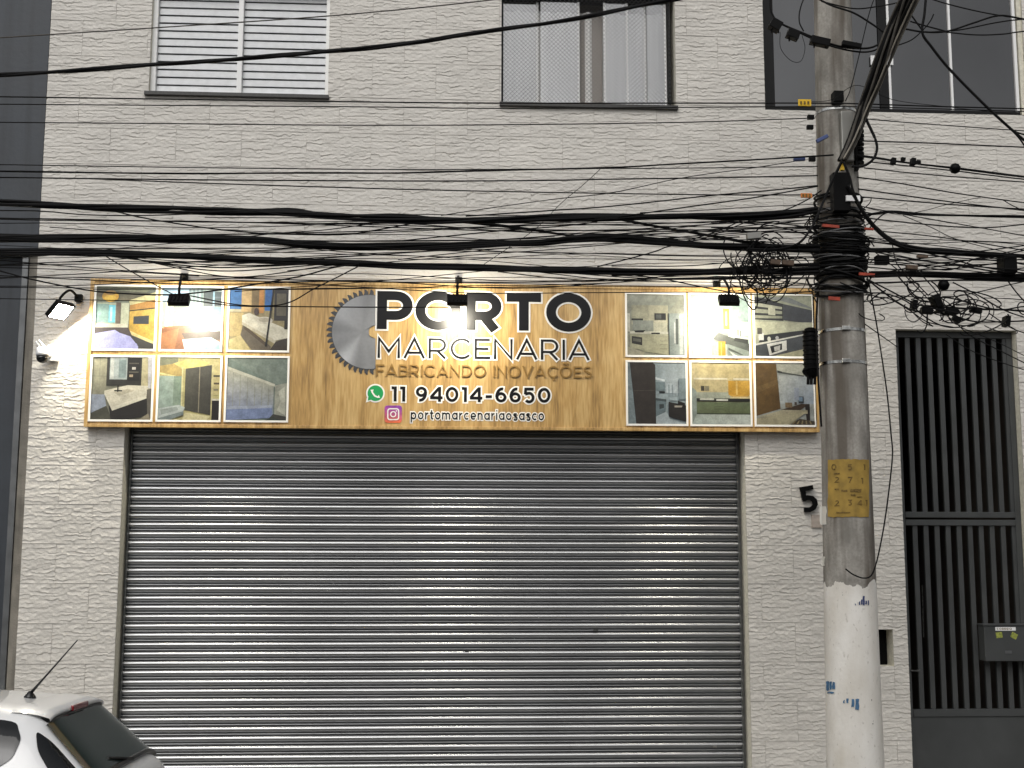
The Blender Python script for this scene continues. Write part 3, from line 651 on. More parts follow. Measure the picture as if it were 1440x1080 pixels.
ph10 = [('a4b3b8', ALL), ('98a7ac|adbbc0|c3cdd2|9fafb5', R_(46, 0, 100, 50)), ('8d9ca0', [(0, 0), (10, 0), (16, 100), (0, 100)]), ('463f3a|3a3430|352f2b|403934', [(4, 0), (44, 0), (48, 6), (48, 100)]), ('3d3733', [(4, 0), (42, 0), (48, 4), (48, 100), (14, 100)]), ('5a534d', [(10, 46), (48, 45), (48, 46), (10, 47)]), ('dce6ea', [(48, 24), (64, 28), (64, 31), (48, 28)]), ('7f9196', R_(48, 32, 64, 46)), ('c6d2d8', R_(66, 34, 84, 50)), ('8a9aa0', R_(70, 36, 72, 56)), ('94a4aa', R_(76, 36, 78, 56)), ('2e3336', R_(54, 47, 64, 50)),
        ('4c575a', [(48, 58), (66, 60), (66, 64), (48, 62)]), ('75868c', [(48, 62), (66, 64), (64, 82), (48, 88)]), ('3c4447', [(54, 68), (62, 68), (62, 74), (54, 76)]), ('c2cfd4', [(48, 88), (66, 80), (72, 92), (100, 100), (48, 100)]), ('b2c2c8', [(72, 58), (84, 56), (86, 62), (72, 62)]), ('2a2726', [(70, 64), (100, 70), (100, 96), (70, 88)]), ('1f1d1c', [(86, 62), (98, 66), (98, 76), (86, 74)]), ('b9b3a8', [(80, 70), (94, 70), (92, 73), (80, 73)]), ('8e9ea3', R_(88, 26, 100, 60))]
ph11 = [('c8bf94', ALL), ('d3c491|cdbf8f|c9b886|d8cba0', R_(0, 0, 100, 28)), ('8d8872', R_(34, 0, 100, 1.5)), ('f2ead0', R_(4, 25, 62, 27.5)), ('f2ead0', R_(72, 25, 100, 27.5)), ('c7b98c', R_(6, 28, 62, 48)), ('3d3a33', R_(16, 38, 22, 46)), ('8a836c', R_(23, 38, 30, 46)), ('aab0a0', R_(4, 48, 66, 58)), ('cf9f3a|e3b758|d8aa46|c08f2c', R_(63, 29, 100, 52)), ('eac678', R_(76, 30, 79, 52)), ('dcae50', [(63, 52), (100, 52), (96, 55), (70, 55)]), ('ead9a8', R_(66, 55, 100, 60)), ('2b2c28', R_(8, 58, 100, 63)), ('cfd0c2', R_(14, 58, 38, 61)), ('dedfd4', R_(42, 59, 62, 62)),
        ('707c5e|768264|66714f|6b7656', R_(8, 64, 100, 83)), ('545e46', R_(38, 66.5, 54, 67.3)), ('545e46', R_(38, 70.5, 54, 71.3)), ('545e46', R_(38, 75, 54, 75.8)), ('545e46', R_(63, 64, 63.8, 83)), ('3f4636', R_(8, 82, 100, 84)), ('9aa6a0', [(0, 40), (8, 46), (8, 86), (0, 100)]), ('c5d0c6|cfd8d0|d6ded6|bccac2', [(8, 84), (100, 84), (100, 100), (0, 100)])]
ph12 = [('b0b5b0', ALL), ('c9cabb', [(38, 0), (100, 0), (100, 22), (38, 14)]), ('c8ccc6|c3ccd2|a9b6c4|bcc3c4', R_(40, 20, 100, 66)), ('755c36|7c633b|6a522f|705833', [(0, 0), (36, 0), (42, 74), (0, 86)]), ('836a42', [(0, 40), (38, 26), (39, 34), (0, 50)]), ('5d625c', [(38, 13), (84, 20), (84, 22), (38, 16)]), ('2f3330', [(38, 12), (46, 14), (46, 16), (38, 15)]), ('4a3a2c', [(42, 76), (78, 66), (92, 66), (66, 82), (52, 80)]), ('2b2320', [(84, 68), (92, 66), (92, 96), (86, 92)]), ('8a7558', R_(50, 64, 62, 72)), ('5d5247', R_(66, 63, 70, 68)), ('41474c', R_(73, 54, 82, 65)), ('8fa8bf', R_(74, 55, 80, 62)), ('aeb7c6', R_(66, 40, 74, 60)),
        ('c4bda0|cac4a8|b5ad90|bdb598', [(0, 88), (44, 76), (88, 76), (88, 82)]), ('bdb697', [(0, 90), (66, 80), (88, 78), (56, 100), (0, 100)]), ('4f4534', [(58, 100), (74, 90), (100, 94), (100, 100)])]+[('9a8c68', [(60+k*8, 99), (66+k*6, 93), (68+k*6, 93), (63+k*8, 99)]) for k in range(5)]
LG = [(131.5, 400.5, 221, 493.5, ph1, 'photograph of a bedroom with a television wall'), (225, 402, 314, 494.5, ph2, 'photograph of a bedroom with wooden floor'), (319.5, 403, 408, 495.5, ph3, 'photograph of a bathroom counter with basin'),
      (126, 499.5, 216.5, 593, ph4, 'photograph of a white basin on a black cabinet'), (220.5, 500, 312, 593.5, ph5, 'photograph of a grey wardrobe'), (316, 500.5, 406.5, 594, ph6, 'photograph of a pale wardrobe wall'),
      (879, 411.5, 964.8, 502.5, ph7, 'photograph of a cream kitchen with a fridge'), (968, 412.5, 1055.5, 503.5, ph8, 'photograph of a kitchen corner with yellow strips'), (1058.5, 413, 1145, 504, ph9, 'photograph of a black kitchen with shelves'),
      (880, 507, 967, 599, ph10, 'photograph of a dark wardrobe beside a kitchen'), (969.8, 507.5, 1057, 599.7, ph11, 'photograph of a green kitchen counter'), (1060, 508, 1147, 600.3, ph12, 'photograph of a wooden panel and desk')]
for a in LG: photo_panel(*a)

# stroke lettering: centre lines per glyph, cap height 1
def arc(cx, cy, rx, ry, a0, a1, n=14):
    return [(cx+rx*math.cos(math.radians(a0+(a1-a0)*k/n)), cy+ry*math.sin(math.radians(a0+(a1-a0)*k/n))) for k in range(n+1)]
def glyph(ch, w):
    h = w/2; t = 1-h
    if ch == 'O' or ch == 'Õ':
        W = 1.10; g = [('c', arc(W/2, .5, W/2-h, .5-h+.012, 0, 360, 36)[:-1])]
        if ch == 'Õ': g.append(('o', [(W/2-.24, 1.16), (W/2-.1, 1.24), (W/2+.08, 1.16), (W/2+.24, 1.24)]))
        return W, g
    if ch == 'P': return .80, [('o', [(h, 0), (h, 1)]), ('o', [(h, t), (.46, t)]+arc(.46, (t+.36)/2+.0, .33-h*.4, (t-.36)/2, 90, -90, 12)+[(h, .36)])]
    if ch == 'R': return .86, [('o', [(h, 0), (h, 1)]), ('o', [(h, t), (.46, t)]+arc(.46, (t+.38)/2, .33-h*.4, (t-.38)/2, 90, -90, 12)+[(h, .38)]), ('o', [(.42, .38), (.84-h*1.1, 0)])]
    if ch == 'T': return .84, [('o', [(0, t), (.84, t)]), ('o', [(.42, 0), (.42, t-h)])]
    if ch == 'M': return 1.04, [('o', [(h, 0), (h, 1-h*.5), (.52, .32), (1.04-h, 1-h*.5), (1.04-h, 0)])]
    if ch == 'A': return 1.0, [('o', [(h*.8, 0), (.5, 1-h*.6), (1-h*.8, 0)]), ('o', [(.2, .28), (.8, .28)])]
    if ch in 'CÇ':
        g = [('o', arc(.53, .5, .53-h, .5-h+.012, 42, 318, 26))]
        if ch == 'Ç': g.append(('o', [(.55, -.02), (.6, -.14), (.48, -.22)]))
        return .96, g
    if ch == 'E': return .74, [('o', [(h, 0), (h, 1)]), ('o', [(h, t), (.72, t)]), ('o', [(h, .5), (.66, .5)]), ('o', [(h, h), (.74, h)])]
    if ch == 'F': return .72, [('o', [(h, 0), (h, 1)]), ('o', [(h, t), (.72, t)]), ('o', [(h, .47), (.64, .47)])]
    if ch == 'N': return .88, [('o', [(h, 0), (h, 1-h*.5), (.88-h, h*.5), (.88-h, 1)])]
    if ch == 'I': return w, [('o', [(h, 0), (h, 1)])]
    if ch == 'B': return .80, [('o', [(h, 0), (h, 1)]), ('o', [(h, t), (.44, t)]+arc(.44, (t+.53)/2, .26-h*.4, (t-.53)/2, 90, -90, 8)+[(h, .53)]), ('o', [(h, .53), (.48, .53)]+arc(.48, (h+.53)/2, .3-h*.4, (.53-h)/2, 90, -90, 8)+[(h, h)])]
    if ch == 'D': return .92, [('o', [(h, 0), (h, 1)]), ('o', [(h, t), (.42, t)]+arc(.42, .5, .5-h, .5-h, 90, -90, 16)+[(h, h)])]
    if ch == 'V': return .96, [('o', [(h*.8, 1), (.48, h*.6), (.96-h*.8, 1)])]
    if ch == 'S': return .74, [('o', arc(.37, .735, .33-h*.6, .265-h, 40, 270, 12)+arc(.37, .265, .36-h*.6, .265-h, 90, -140, 12))]
    if ch == '1': return .36, [('o', [(.36-h, 1), (.36-h, 0)]), ('o', [(.02, 1-h), (.36-h, 1-h)])]
    if ch == '9': return .74, [('c', arc(.36, .66, .36-h, .34-h, 0, 360, 24)[:-1]), ('o', arc(.28, .62, .46-h, .62-h, 4, -100, 12))]
    if ch == '6': return .74, [('c', arc(.38, .34, .36-h, .34-h, 0, 360, 24)[:-1]), ('o', arc(.46, .38, .46-h, .62-h, 184, 80, 12))]
    if ch == '4': return .82, [('o', [(.62, 0), (.62, 1)]), ('o', [(.58, 1-h*.9), (.05, .3)]), ('o', [(.0, .27), (.82, .27)])]
    if ch == '0': return .84, [('c', arc(.42, .5, .42-h, .5-h, 0, 360, 28)[:-1])]
    if ch == '5': return .74, [('o', [(.66, t), (.14, t), (.11, .55)]), ('o', [(.1, .56), (.3, .62)]+arc(.36, .34, .36-h, .31-h*.2, 80, -140, 14))]
    if ch == '2': return .74, [('o', arc(.36, .7, .34-h, .3-h, 160, -30, 12)+[(.06, h), (.74, h)])]
    if ch == '3': return .72, [('o', [(.06, t), (.62, t), (.34, .58)]+arc(.36, .32, .34-h, .3-h*.6, 80, -150, 12))]
    if ch == '7': return .74, [('o', [(.02, t), (.68, t), (.28, 0)])]
    if ch == '-': return .46, [('o', [(.02, .38), (.44, .38)])]
    X = .72; xr = X/2                                   # lower case
    bowl = ('c', arc(xr, xr, xr-h, xr-h, 0, 360, 18)[:-1])
    if ch == 'o': return X, [bowl]
    if ch == 'p': return X, [bowl, ('o', [(h, X), (h, -.3)])]
    if ch == 'a': return X, [bowl, ('o', [(X-h, X), (X-h, 0)])]
    if ch == 'r': return .42, [('o', [(h, 0), (h, X)]), ('o', arc(.42, .3, .42-h, X-.3-h, 170, 92, 6))]
    if ch == 't': return .44, [('o', [(.2, .95), (.2, .2)]+arc(.38, .2, .18, .2-h, 180, 280, 6)), ('o', [(0, X-h), (.44, X-h)])]
    if ch == 'm': return 1.08, [('o', [(h, 0), (h, X)]), ('o', arc(.31, .42, .31-h, X-.42-h, 180, 0, 8)+[(.62-h, 0)]), ('o', arc(.77-h*.5, .42, .31-h, X-.42-h, 180, 0, 8)+[(1.08-h*1.5, 0)])]
    if ch == 'n': return .64, [('o', [(h, 0), (h, X)]), ('o', arc(.32, .4, .32-h, X-.4-h, 180, 0, 10)+[(.64-h, 0)])]
    if ch == 'c': return .64, [('o', arc(xr, xr, xr-h, xr-h, 48, 312, 16))]
    if ch == 'e': return X, [('o', arc(xr, xr, xr-h, xr-h, 0, 312, 18)), ('o', [(h, xr-.02), (X-h*.4, xr-.02)])]
    if ch == 'i': return w, [('o', [(h, 0), (h, X)]), ('o', [(h, .86), (h, 1.0)])]
    if ch == 's': return .56, [('o', arc(.28, .54, .24-h*.5, .18-h, 30, 270, 9)+arc(.28, .18, .26-h*.5, .18-h*.2, 90, -150, 9))]
    return .5, []
def ribbon(kind, pts, w, ext):
    pts = [Vector((a, b)) for a, b in pts]; pts = [p for i, p in enumerate(pts) if i == 0 or (p-pts[i-1]).length > 1e-4]
    n = len(pts); L, R = [], []
    if kind == 'o':
        d = (pts[0]-pts[1]).normalized(); pts[0] = pts[0]+d*ext; d = (pts[-1]-pts[-2]).normalized(); pts[-1] = pts[-1]+d*ext
    for i in range(n):
        if kind == 'c': a, b = (pts[i]-pts[i-1]).normalized(), (pts[(i+1) % n]-pts[i]).normalized()
        else:
            a = (pts[i]-pts[i-1]).normalized() if i else (pts[1]-pts[0]).normalized()
            b = (pts[i+1]-pts[i]).normalized() if i < n-1 else a
        na, nb = Vector((-a.y, a.x)), Vector((-b.y, b.x)); m = na+nb
        if m.length < 1e-4: m = na
        m.normalize(); k = min(2.2, 1/max(.3, m.dot(na)))
        L.append(pts[i]+m*w/2*k); R.append(pts[i]-m*w/2*k)
    return L, R
def write(text, px0, px1, py_top, py_base, w, outline, depth, mats, per_letter=True, track=.12, name='letter', smallcaps=False):
    # text between photo columns px0..px1 on the sign face; py_* give cap height at its middle
    mid = (px0+px1)/2
    X0, X1 = S(px0, py_base)[0], S(px1, py_base)[0]; Zb = S(mid, py_base)[1]; Hh = S(mid, py_top)[1]-Zb
    gl = []; x = 0
    for ch in text:
        if ch == ' ': x += .5; continue
        W, g = glyph(ch, w); gl.append((x, g)); x += W+track
    tot = x-track; kx = (X1-X0)/tot
    batch = {}
    for x, g in gl:
        par = None
        for li, (mt, extra, dd) in enumerate(((mats[1], outline, depth*.5), (mats[0], 0, depth))):
            if extra == 0 and li == 0: continue
            mb = batch.setdefault(li, MB()) if not per_letter else MB()
            for si, (kind, pts) in enumerate(g):
                L, R = ribbon(kind, pts, w+2*extra, extra); n = len(L)
                yf = SIGN_Y-dd-.0012-.0004*si-.0008*li; yb = SIGN_Y+.001
                tr = lambda p, y: (X0+(x+p.x)*kx, y, Zb+p.y*Hh)
                v = [tr(p, yf) for p in L]+[tr(p, yf) for p in R]+[tr(p, yb) for p in L]+[tr(p, yb) for p in R]
                f = []
                for i in range(n if kind == 'c' else n-1):
                    j = (i+1) % n
                    f += [(i, j, n+j, n+i), (2*n+i, 2*n+j, j, i), (n+i, n+j, 3*n+j, 3*n+i)]
                if kind == 'o': f += [(0, n, 3*n, 2*n), (n-1, 2*n-1, 4*n-1, 3*n-1)]
                mb.add(v, f)
            if per_letter:
                if par is None: par = mb.build(name, mt, sg)
                else: mb.build('face', mt, par)
    if not per_letter:
        for li, mb in batch.items(): mb.build('lettering', mats[li == 0], sg)
write('PORTO', 530, 831, 411.5, 464.5, .235, .045, .006, (LETTER_K, LETTER_W), track=.13)
write('MARCENARIA', 531, 829, 476.5, 505, .11, .07, .004, (LETTER_K, LETTER_W), track=.17)
write('FABRICANDO INOVAÇÕES', 529, 832, 514, 530.5, .14, 0, .008, (LETTER_G, LETTER_G), track=.16)
write('11 94014-6650', 550, 774, 544.5, 565.5, .19, .10, .002, (LETTER_K, LETTER_W), track=.2)
write('portomarcenariaosasco', 577.5, 765, 576.5, 590.5, .16, .11, .0012, (LETTER_K, LETTER_W), per_letter=False, track=.2)
# saw blade
def disc_pts(cx, cy, pr_):  # px polar outline -> x,z
    return [S(cx+a, cy+b) for a, b in pr_]
bx, by = 519, 467
def blade_outline():
    pts = []; nt = 44; cut = 528-bx
    for k in range(nt):
        a0 = 2*PI*k/nt; da = 2*PI/nt
        for rr_, aa in ((52.5, a0), (55, a0+da*.18), (60, a0+da*.25), (60, a0+da*.42), (57, a0+da*.8), (52.5, a0+da*.9)):
            pts.append((rr_*math.cos(aa), rr_*math.sin(aa)))
    pts = [(x, y) for x, y in pts]
    # keep the left part, cut by the vertical line, with the hub notch
    ang = sorted([p for p in pts if p[0] <= cut], key=lambda p: (math.atan2(p[1], p[0])) % (2*PI))
    return ang, cut
og, cut = blade_outline()
notch = [(cut-9.5*math.sin(t), 9.5*math.cos(t)) for t in [0+PI*k/8 for k in range(9)]]
outline = og+[(cut, og[-1][1]), (cut, -9.5)]
outl = [(cut, og[0][1])] and og+[(cut, og[-1][1])]+[(p[0], -p[1]) for p in notch]+[(cut, og[0][1])]
bl = MB(); pz = [S(bx+a, by+b) for a, b in outl]
bl.poly(pz, SIGN_Y-.004, SIGN_Y+.001); blade = bl.build('saw_blade', SAW_D, sg)
# printed disc, brushed-steel sheen painted into its vertex colours
SAWM = mat('saw_steel', hexc('9a9ea3'), .32, .9, var=.25, vscale=5)
rad = 52; inner = [(rad*math.cos(t), rad*math.sin(t)) for t in np.linspace(math.acos(cut/rad), 2*PI-math.acos(cut/rad), 60)]
inn = inner+[(p[0], -p[1]) for p in notch]
verts = [(S(bx+a, by+b)[0], SIGN_Y-.0052, S(bx+a, by+b)[1]) for a, b in inn]+[(S(bx-9.5, by)[0], SIGN_Y-.0052, S(bx-9.5, by)[1])]
n = len(inn); me = bpy.data.meshes.new('disc'); me.from_pydata(verts, [], [(i, n, (i+1) % n) for i in range(n)]); me.materials.append(PRINT2)
at = me.color_attributes.new('Col', 'FLOAT_COLOR', 'POINT'); cc = []
for a, b in inn+[(-9.5, 0)]:
    an_ = math.atan2(b, a) % (2*PI); g_ = .24 if math.hypot(a, b) < 30 else .2+.26*math.exp(-((an_-2.3)/.28)**2)+.16*math.exp(-((an_-3.9)/.4)**2)+.03*math.sin(an_*9); cc += [g_*.97, g_, g_*1.05, 1]
at.data.foreach_set('color', cc); bm = bmesh.new(); bm.from_mesh(me)
for f in bm.faces:
    f.normal_update()
    if f.normal.y > 0: f.normal_flip()
bm.to_mesh(me); bm.free()
o = bpy.data.objects.new('disc', me); col.objects.link(o); o.parent = blade
# message icon and camera icon
GREEN = mat('icon_green', hexc('1f9d58'), .4); 
def circ(cx, cy, r, y0, y1, m, nm, par, n=28, sq=0):
    pts = [S(cx+r*math.cos(2*PI*k/n), cy+r*math.sin(2*PI*k/n)) for k in range(n)]
    return MB().poly(pts, y0, y1).build(nm, m, par)
ic = MB(); pts = [S(528+13.2*math.cos(t), 553+13.2*math.sin(t)) for t in np.linspace(PI*.86, PI*.86+2*PI-.55, 30)]+[S(514.5, 566)]
icon = ic.poly(pts, SIGN_Y-.003, SIGN_Y+.001).build('message_icon', LETTER_W, sg)
pts = [S(528+11*math.cos(t), 553+11*math.sin(t)) for t in np.linspace(PI*.86, PI*.86+2*PI-.55, 30)]+[S(517.3, 563.4)]
MB().poly(pts, SIGN_Y-.0042, SIGN_Y-.0031).build('disc', GREEN, icon)
hs_ = []
cl = [(523.2, 548), (523.6, 552), (527, 556.6), (531, 558.6), (533.6, 557.4)]
wd = [2.2, 1.1, 1.3, 1.1, 2.2]
up_, lo_ = [], []
for i, (a, b) in enumerate(cl):
    dx = cl[min(i+1, 4)][0]-cl[max(i-1, 0)][0]; dy = cl[min(i+1, 4)][1]-cl[max(i-1, 0)][1]; ln = math.hypot(dx, dy)
    up_.append(S(a+dy/ln*wd[i], b-dx/ln*wd[i])); lo_.append(S(a-dy/ln*wd[i], b+dx/ln*wd[i]))
MB().poly(up_+lo_[::-1], SIGN_Y-.0053, SIGN_Y-.0043).build('handset', LETTER_W, icon)
def rsq(cx, cy, a, r, n=6):
    o = []
    for qx, qy, s in ((1, -1, 270), (1, 1, 0), (-1, 1, 90), (-1, -1, 180)):
        for k in range(n+1):
            t = math.radians(s+90*k/n); o.append((cx+qx*(a-r)+r*math.cos(t), cy+qy*(a-r)+r*math.sin(t)))
    return o
ptsI = rsq(553, 582.5, 12.2, 4)
verts = [(S(a, b)[0], SIGN_Y-.003, S(a, b)[1]) for a, b in ptsI]+[(S(553, 582.5)[0], SIGN_Y-.003, S(553, 582.5)[1])]
n = len(ptsI); me = bpy.data.meshes.new('camera_icon'); me.from_pydata(verts, [], [(i, n, (i+1) % n) for i in range(n)]); me.materials.append(PRINT)
at = me.color_attributes.new('Col', 'FLOAT_COLOR', 'POINT'); cc = []
for a, b in ptsI+[(553, 582.5)]:
    u = (a-541)/24; v = (b-570)/24
    c = np.array([.30, .05, .38])*(1-v)+np.array([.75, .16, .06])*v; c = c*(1-.55*u*(1-v))+np.array([.12, .04, .45])*.55*u*(1-v); cc += [*c, 1]
at.data.foreach_set('color', cc)
bm = bmesh.new(); bm.from_mesh(me)
for f in bm.faces:
    f.normal_update()
    if f.normal.y > 0: f.normal_flip()
bm.to_mesh(me); bm.free()
ci = bpy.data.objects.new('camera_icon', me); col.objects.link(ci); ci.parent = sg
def ring_px(pts, w, y, m, nm, par):
    L, R = ribbon('c', pts, w, 0); n = len(L); mb = MB()
    v = [(S(p.x, p.y)[0], y, S(p.x, p.y)[1]) for p in L+R]
    mb.add(v, [(i, (i+1) % n, n+(i+1) % n, n+i) for i in range(n)])
    o = mb.build(nm, m, par, recalc=False)
    bm = bmesh.new(); bm.from_mesh(o.data)
    for f in bm.faces:
        f.normal_update()
        if f.normal.y > 0: f.normal_flip()
    bm.to_mesh(o.data); bm.free(); return o
ring_px(rsq(553, 582.5, 7.6, 3), 1.7, SIGN_Y-.0042, LETTER_W, 'outline', ci)
ring_px([(553+3.6*math.cos(2*PI*k/20), 582.5+3.6*math.sin(2*PI*k/20)) for k in range(20)], 1.5, SIGN_Y-.0044, LETTER_W, 'lens', ci)
circ(557.5, 578, 1.0, SIGN_Y-.0046, SIGN_Y-.0041, LETTER_W, 'dot', ci, 10)

# ------------------------------------------------------------------ floodlights on the sign
LED2 = emit('side_led_pane', (1.0, .93, .76), 190.0)
def flood(px_, py_, Yl, aim, label, base, hw=.085, hh=.05, pk=.62, group='floodlights on arms above the sign', led=None):
    t = thing('floodlight', label, 'floodlight', group)
    c = P(px_, py_, Yl); d = Vector(aim).normalized(); sx_ = d.cross(Vector((0, 0, 1))).normalized(); up_ = sx_.cross(d)
    MB().obox(c-d*.02, sx_, up_, d, hw, hh, .02).build('housing', BLACKP, t, bevel=.005)
    for k in range(5):
        MB().obox(c-d*.047+sx_*(k-2)*hw*.36, sx_, up_, d, .004, hh*.8, .007).build('cooling_fin', BLACKP, t)
    MB().obox(c+d*.0025, sx_, up_, d, hw*pk, hh*pk, .002).build('led_pane', led or LED, t)
    fr_ = MB()
    for s in (-1, 1):
        fr_.obox(c+sx_*s*hw*.95+d*.003, sx_, up_, d, hw*.06, hh, .003); fr_.obox(c+up_*s*hh*.93+d*.0035, sx_, up_, d, hw*.88, hh*.07, .003)
    fr_.build('bezel', BLACKP, t)
    MB().tube(smooth_path([c-d*.03+up_*.03, c-d*.04+Vector((0, .02, .09)), (base+c)/2+Vector((0, -.02, .12)), base], 8), .011, 8).build('arm', BLACKP, t, smooth=True)
    MB().obox(base, (1, 0, 0), (0, 1, 0), (0, 0, 1), .03, .02, .03).build('bracket', BLACKP, t)
    return t
FA = -.52
for px_, pxb, lb in ((252, 259, 'lit black floodlight on an arm over the left block of sign photographs'), (643, 645, 'lit black floodlight on an arm over the PORTO lettering'), (1024.5, 1008, 'lit black floodlight on an arm over the kitchen photographs')):
    b_ = P(pxb, 396, -.05); flood(px_, 424, FA, (0, .80, -.6), lb, Vector((b_.x, -.045, SGZ1+.035)))
b_ = P(112, 420, 0); flood(86, 438, -.22, (.6, -.32, -.74), 'glaring floodlight on the tiles beside the end of the sign', Vector((b_.x, -.03, b_.z)), .095, .085, .85, None, LED2)

# ------------------------------------------------------------------ security camera
sc = thing('security_camera', 'white dome security camera with two stub antennas on the tiled pier', 'camera')
q = P(75, 497, -.02); MB().box(q.x-.045, q.x+.045, -.05, -.012, q.z-.07, q.z+.07).build('mount', WHITE, sc, bevel=.006)
c = P(60, 497, -.13); MB().lathe((c.x, c.y, c.z-.02), [(.035, .075), (.05, .068), (.055, .02), (.055, 0)], 24).build('body', WHITE, sc, smooth=True)
MB().lathe((c.x, c.y, c.z-.022), [(.05, 0), (.048, -.025), (.036, -.048), (.015, -.06), (.002, -.062)], 24).build('dome', CARG, sc, smooth=True)
MB().obox((c+q)/2+Vector((0, .01, .0)), (q-c).normalized(), (0, 0, 1), (q-c).cross(Vector((0, 0, 1))), .05, .025, .02).build('arm', WHITE, sc, bevel=.004)
for a, b in (((56, 487), (50, 480)), ((64, 489), (54, 478))):
    MB().tube([P(*a, -.12), P(*b, -.14)], .009, 8).build('antenna', WHITE, sc, smooth=True)

# ------------------------------------------------------------------ house number
hn = thing('house_number', 'tilted black house number 5 fixed to the tiled pier beside the pole', 'number')
L_ = MB()
for si, pts in enumerate(([(1125.5, 688.2), (1143.5, 685)], [(1129, 687), (1131.8, 703)], [(1129.5, 702.5), (1136, 699.5), (1142, 700.3), (1146, 704), (1147, 709), (1144.5, 714), (1139, 717), (1131.5, 717)])):
    L, R = ribbon('o', pts, 6.2, 0); n = len(L)
    def tr(p, y): q_ = P(p.x, p.y, -.04); return (q_.x, y, q_.z)
    v = [tr(p, -.04-.0006*si) for p in L]+[tr(p, -.04-.0006*si) for p in R]+[tr(p, -.012) for p in L]+[tr(p, -.012) for p in R]; f = []
    for i in range(n-1): f += [(i, i+1, n+i+1, n+i), (2*n+i, 2*n+i+1, i+1, i), (n+i, n+i+1, 3*n+i+1, 3*n+i)]
    f += [(0, n, 3*n, 2*n), (n-1, 2*n-1, 4*n-1, 3*n-1)]; L_.add(v, f)
L_.build('digit', BLACKP, hn)
q = P(1146, 732, -.015); MB().box(q.x-.03, q.x+.06, -.022, -.004, q.z-.06, q.z+.05).build('patch', mat('mortar_patch', hexc('b3a79c'), .9, var=.2, vscale=30), hn)

# ------------------------------------------------------------------ gate in the passage
ga = thing('metal_gate', 'tall graphite grey metal gate of vertical flat bars with solid foot panel', 'gate')
gx0, gx1, gz0, gz1 = GT; GY = .1
def gz(py_): return P(1350, py_, GY).z
def gxp(px_): return P(px_, 800, GY).x
zr1, zr0 = gz(720), gz(728); zd1, zd0 = gz(731), gz(739); zp1 = gz(997); zp0 = gz(1007)
fr_ = MB(); fr_.box(gx0+.004, gx0+.055, GY-.02, GY+.03, Z_PAVE+.02, gz1-.06); fr_.box(gx1-.055, gx1-.004, GY-.02, GY+.03, Z_PAVE+.02, gz1-.06); fr_.box(gx0+.004, gx1-.004, GY-.022, GY+.03, gz1-.059, gz1-.004)
fr_.build('frame', GATE, ga, bevel=.003)
for a, b, yy in ((zr0, zr1, -.024), (zd0, zd1, -.022), (zp0, zp1, -.024)):
    MB().box(gx0+.056, gx1-.056, GY+yy, GY+.03, a, b).build('rail', GATE, ga, bevel=.002)
nb_ = 10; sp_ = (gx1-gx0-.11)/nb_
for k in range(nb_):
    xc = gx0+.06+sp_*(k+.62)
    MB().box(xc-.0, xc+.042, GY-.008, GY+.02, zr1+.001, gz1-.06).build('bar', GATE, ga)
    MB().box(xc-.0, xc+.042, GY-.008, GY+.02, zp1+.001, zd0-.001).build('bar', GATE, ga)
MB().box(gx0+.056, gx1-.056, GY-.012, GY+.01, Z_PAVE+.03, zp0-.001).build('foot_panel', GATE, ga)
q = P(1288, 943, GY-.03); MB().box(q.x-.05, q.x+.035, GY-.034, GY-.024, q.z-.006, q.z+.006).build('bolt', POLISHED, ga)
for a, b in (((1297, 823), (1299, 896)), ((1322, 825), (1325, 896))):
    MB().tube([P(*a, GY+.05), P(*b, GY+.05)], .006, 6).build('handle', POLISHED, ga)
# the dark passage behind
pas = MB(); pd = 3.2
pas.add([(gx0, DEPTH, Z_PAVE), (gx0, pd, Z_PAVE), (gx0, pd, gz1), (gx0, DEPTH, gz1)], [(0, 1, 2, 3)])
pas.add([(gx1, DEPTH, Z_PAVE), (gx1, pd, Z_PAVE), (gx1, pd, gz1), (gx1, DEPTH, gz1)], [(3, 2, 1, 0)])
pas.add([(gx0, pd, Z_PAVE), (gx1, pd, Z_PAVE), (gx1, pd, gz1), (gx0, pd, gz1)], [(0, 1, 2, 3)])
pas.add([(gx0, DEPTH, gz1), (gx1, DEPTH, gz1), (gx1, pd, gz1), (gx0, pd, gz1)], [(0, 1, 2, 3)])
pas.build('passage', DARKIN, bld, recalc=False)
mbx = thing('mailbox', 'dark grey letter box with white name strip hung on the gate bars', 'mailbox')
a = P(1386, 930, GY-.13); b = P(1447, 880, GY-.13)
MB().box(a.x, b.x, GY-.13, GY-.009, a.z, b.z).build('body', GATE, mbx, bevel=.006)
MB().box(a.x-.012, b.x+.012, GY-.14, GY-.009, b.z+.001, b.z+.014).build('lid', GATE, mbx, bevel=.003)
pl_ = P(1414, 884, GY-.133); MB().box(pl_.x-.09, pl_.x+.09, GY-.134, GY-.1305, pl_.z-.017, pl_.z+.013).build('name_strip', ALU, mbx)
tx_ = MB(); xx = pl_.x-.078; hgt = .018
for ch in 'CORREIO':
    W_, g = glyph(ch, .2)
    for si, (kind, pts) in enumerate(g):
        L, R = ribbon(kind, pts, .22, 0); n = len(L)
        v = [(xx+p.x*hgt, GY-.1346-.0002*si, pl_.z-.011+p.y*hgt) for p in L+R]
        tx_.add(v, [(i, (i+1) % n, n+(i+1) % n, n+i) for i in range(n if kind == 'c' else n-1)])
    xx += (W_+.26)*hgt
tx_.build('lettering', INK, mbx)
STK = mat('green_sticker', hexc('b9bd5c'), .5, var=.4, vscale=60, color2=hexc('5f6d2c'))
for p_, an in (((1405, 893), .1), ((1426, 894), -.5)):
    q = P(*p_, GY-.13); MB().obox(Vector((q.x, GY-.1315, q.z)), (math.cos(an), 0, math.sin(an)), (0, 1, 0), (-math.sin(an), 0, math.cos(an)), .028, .001, .024).build('sticker', STK, mbx)
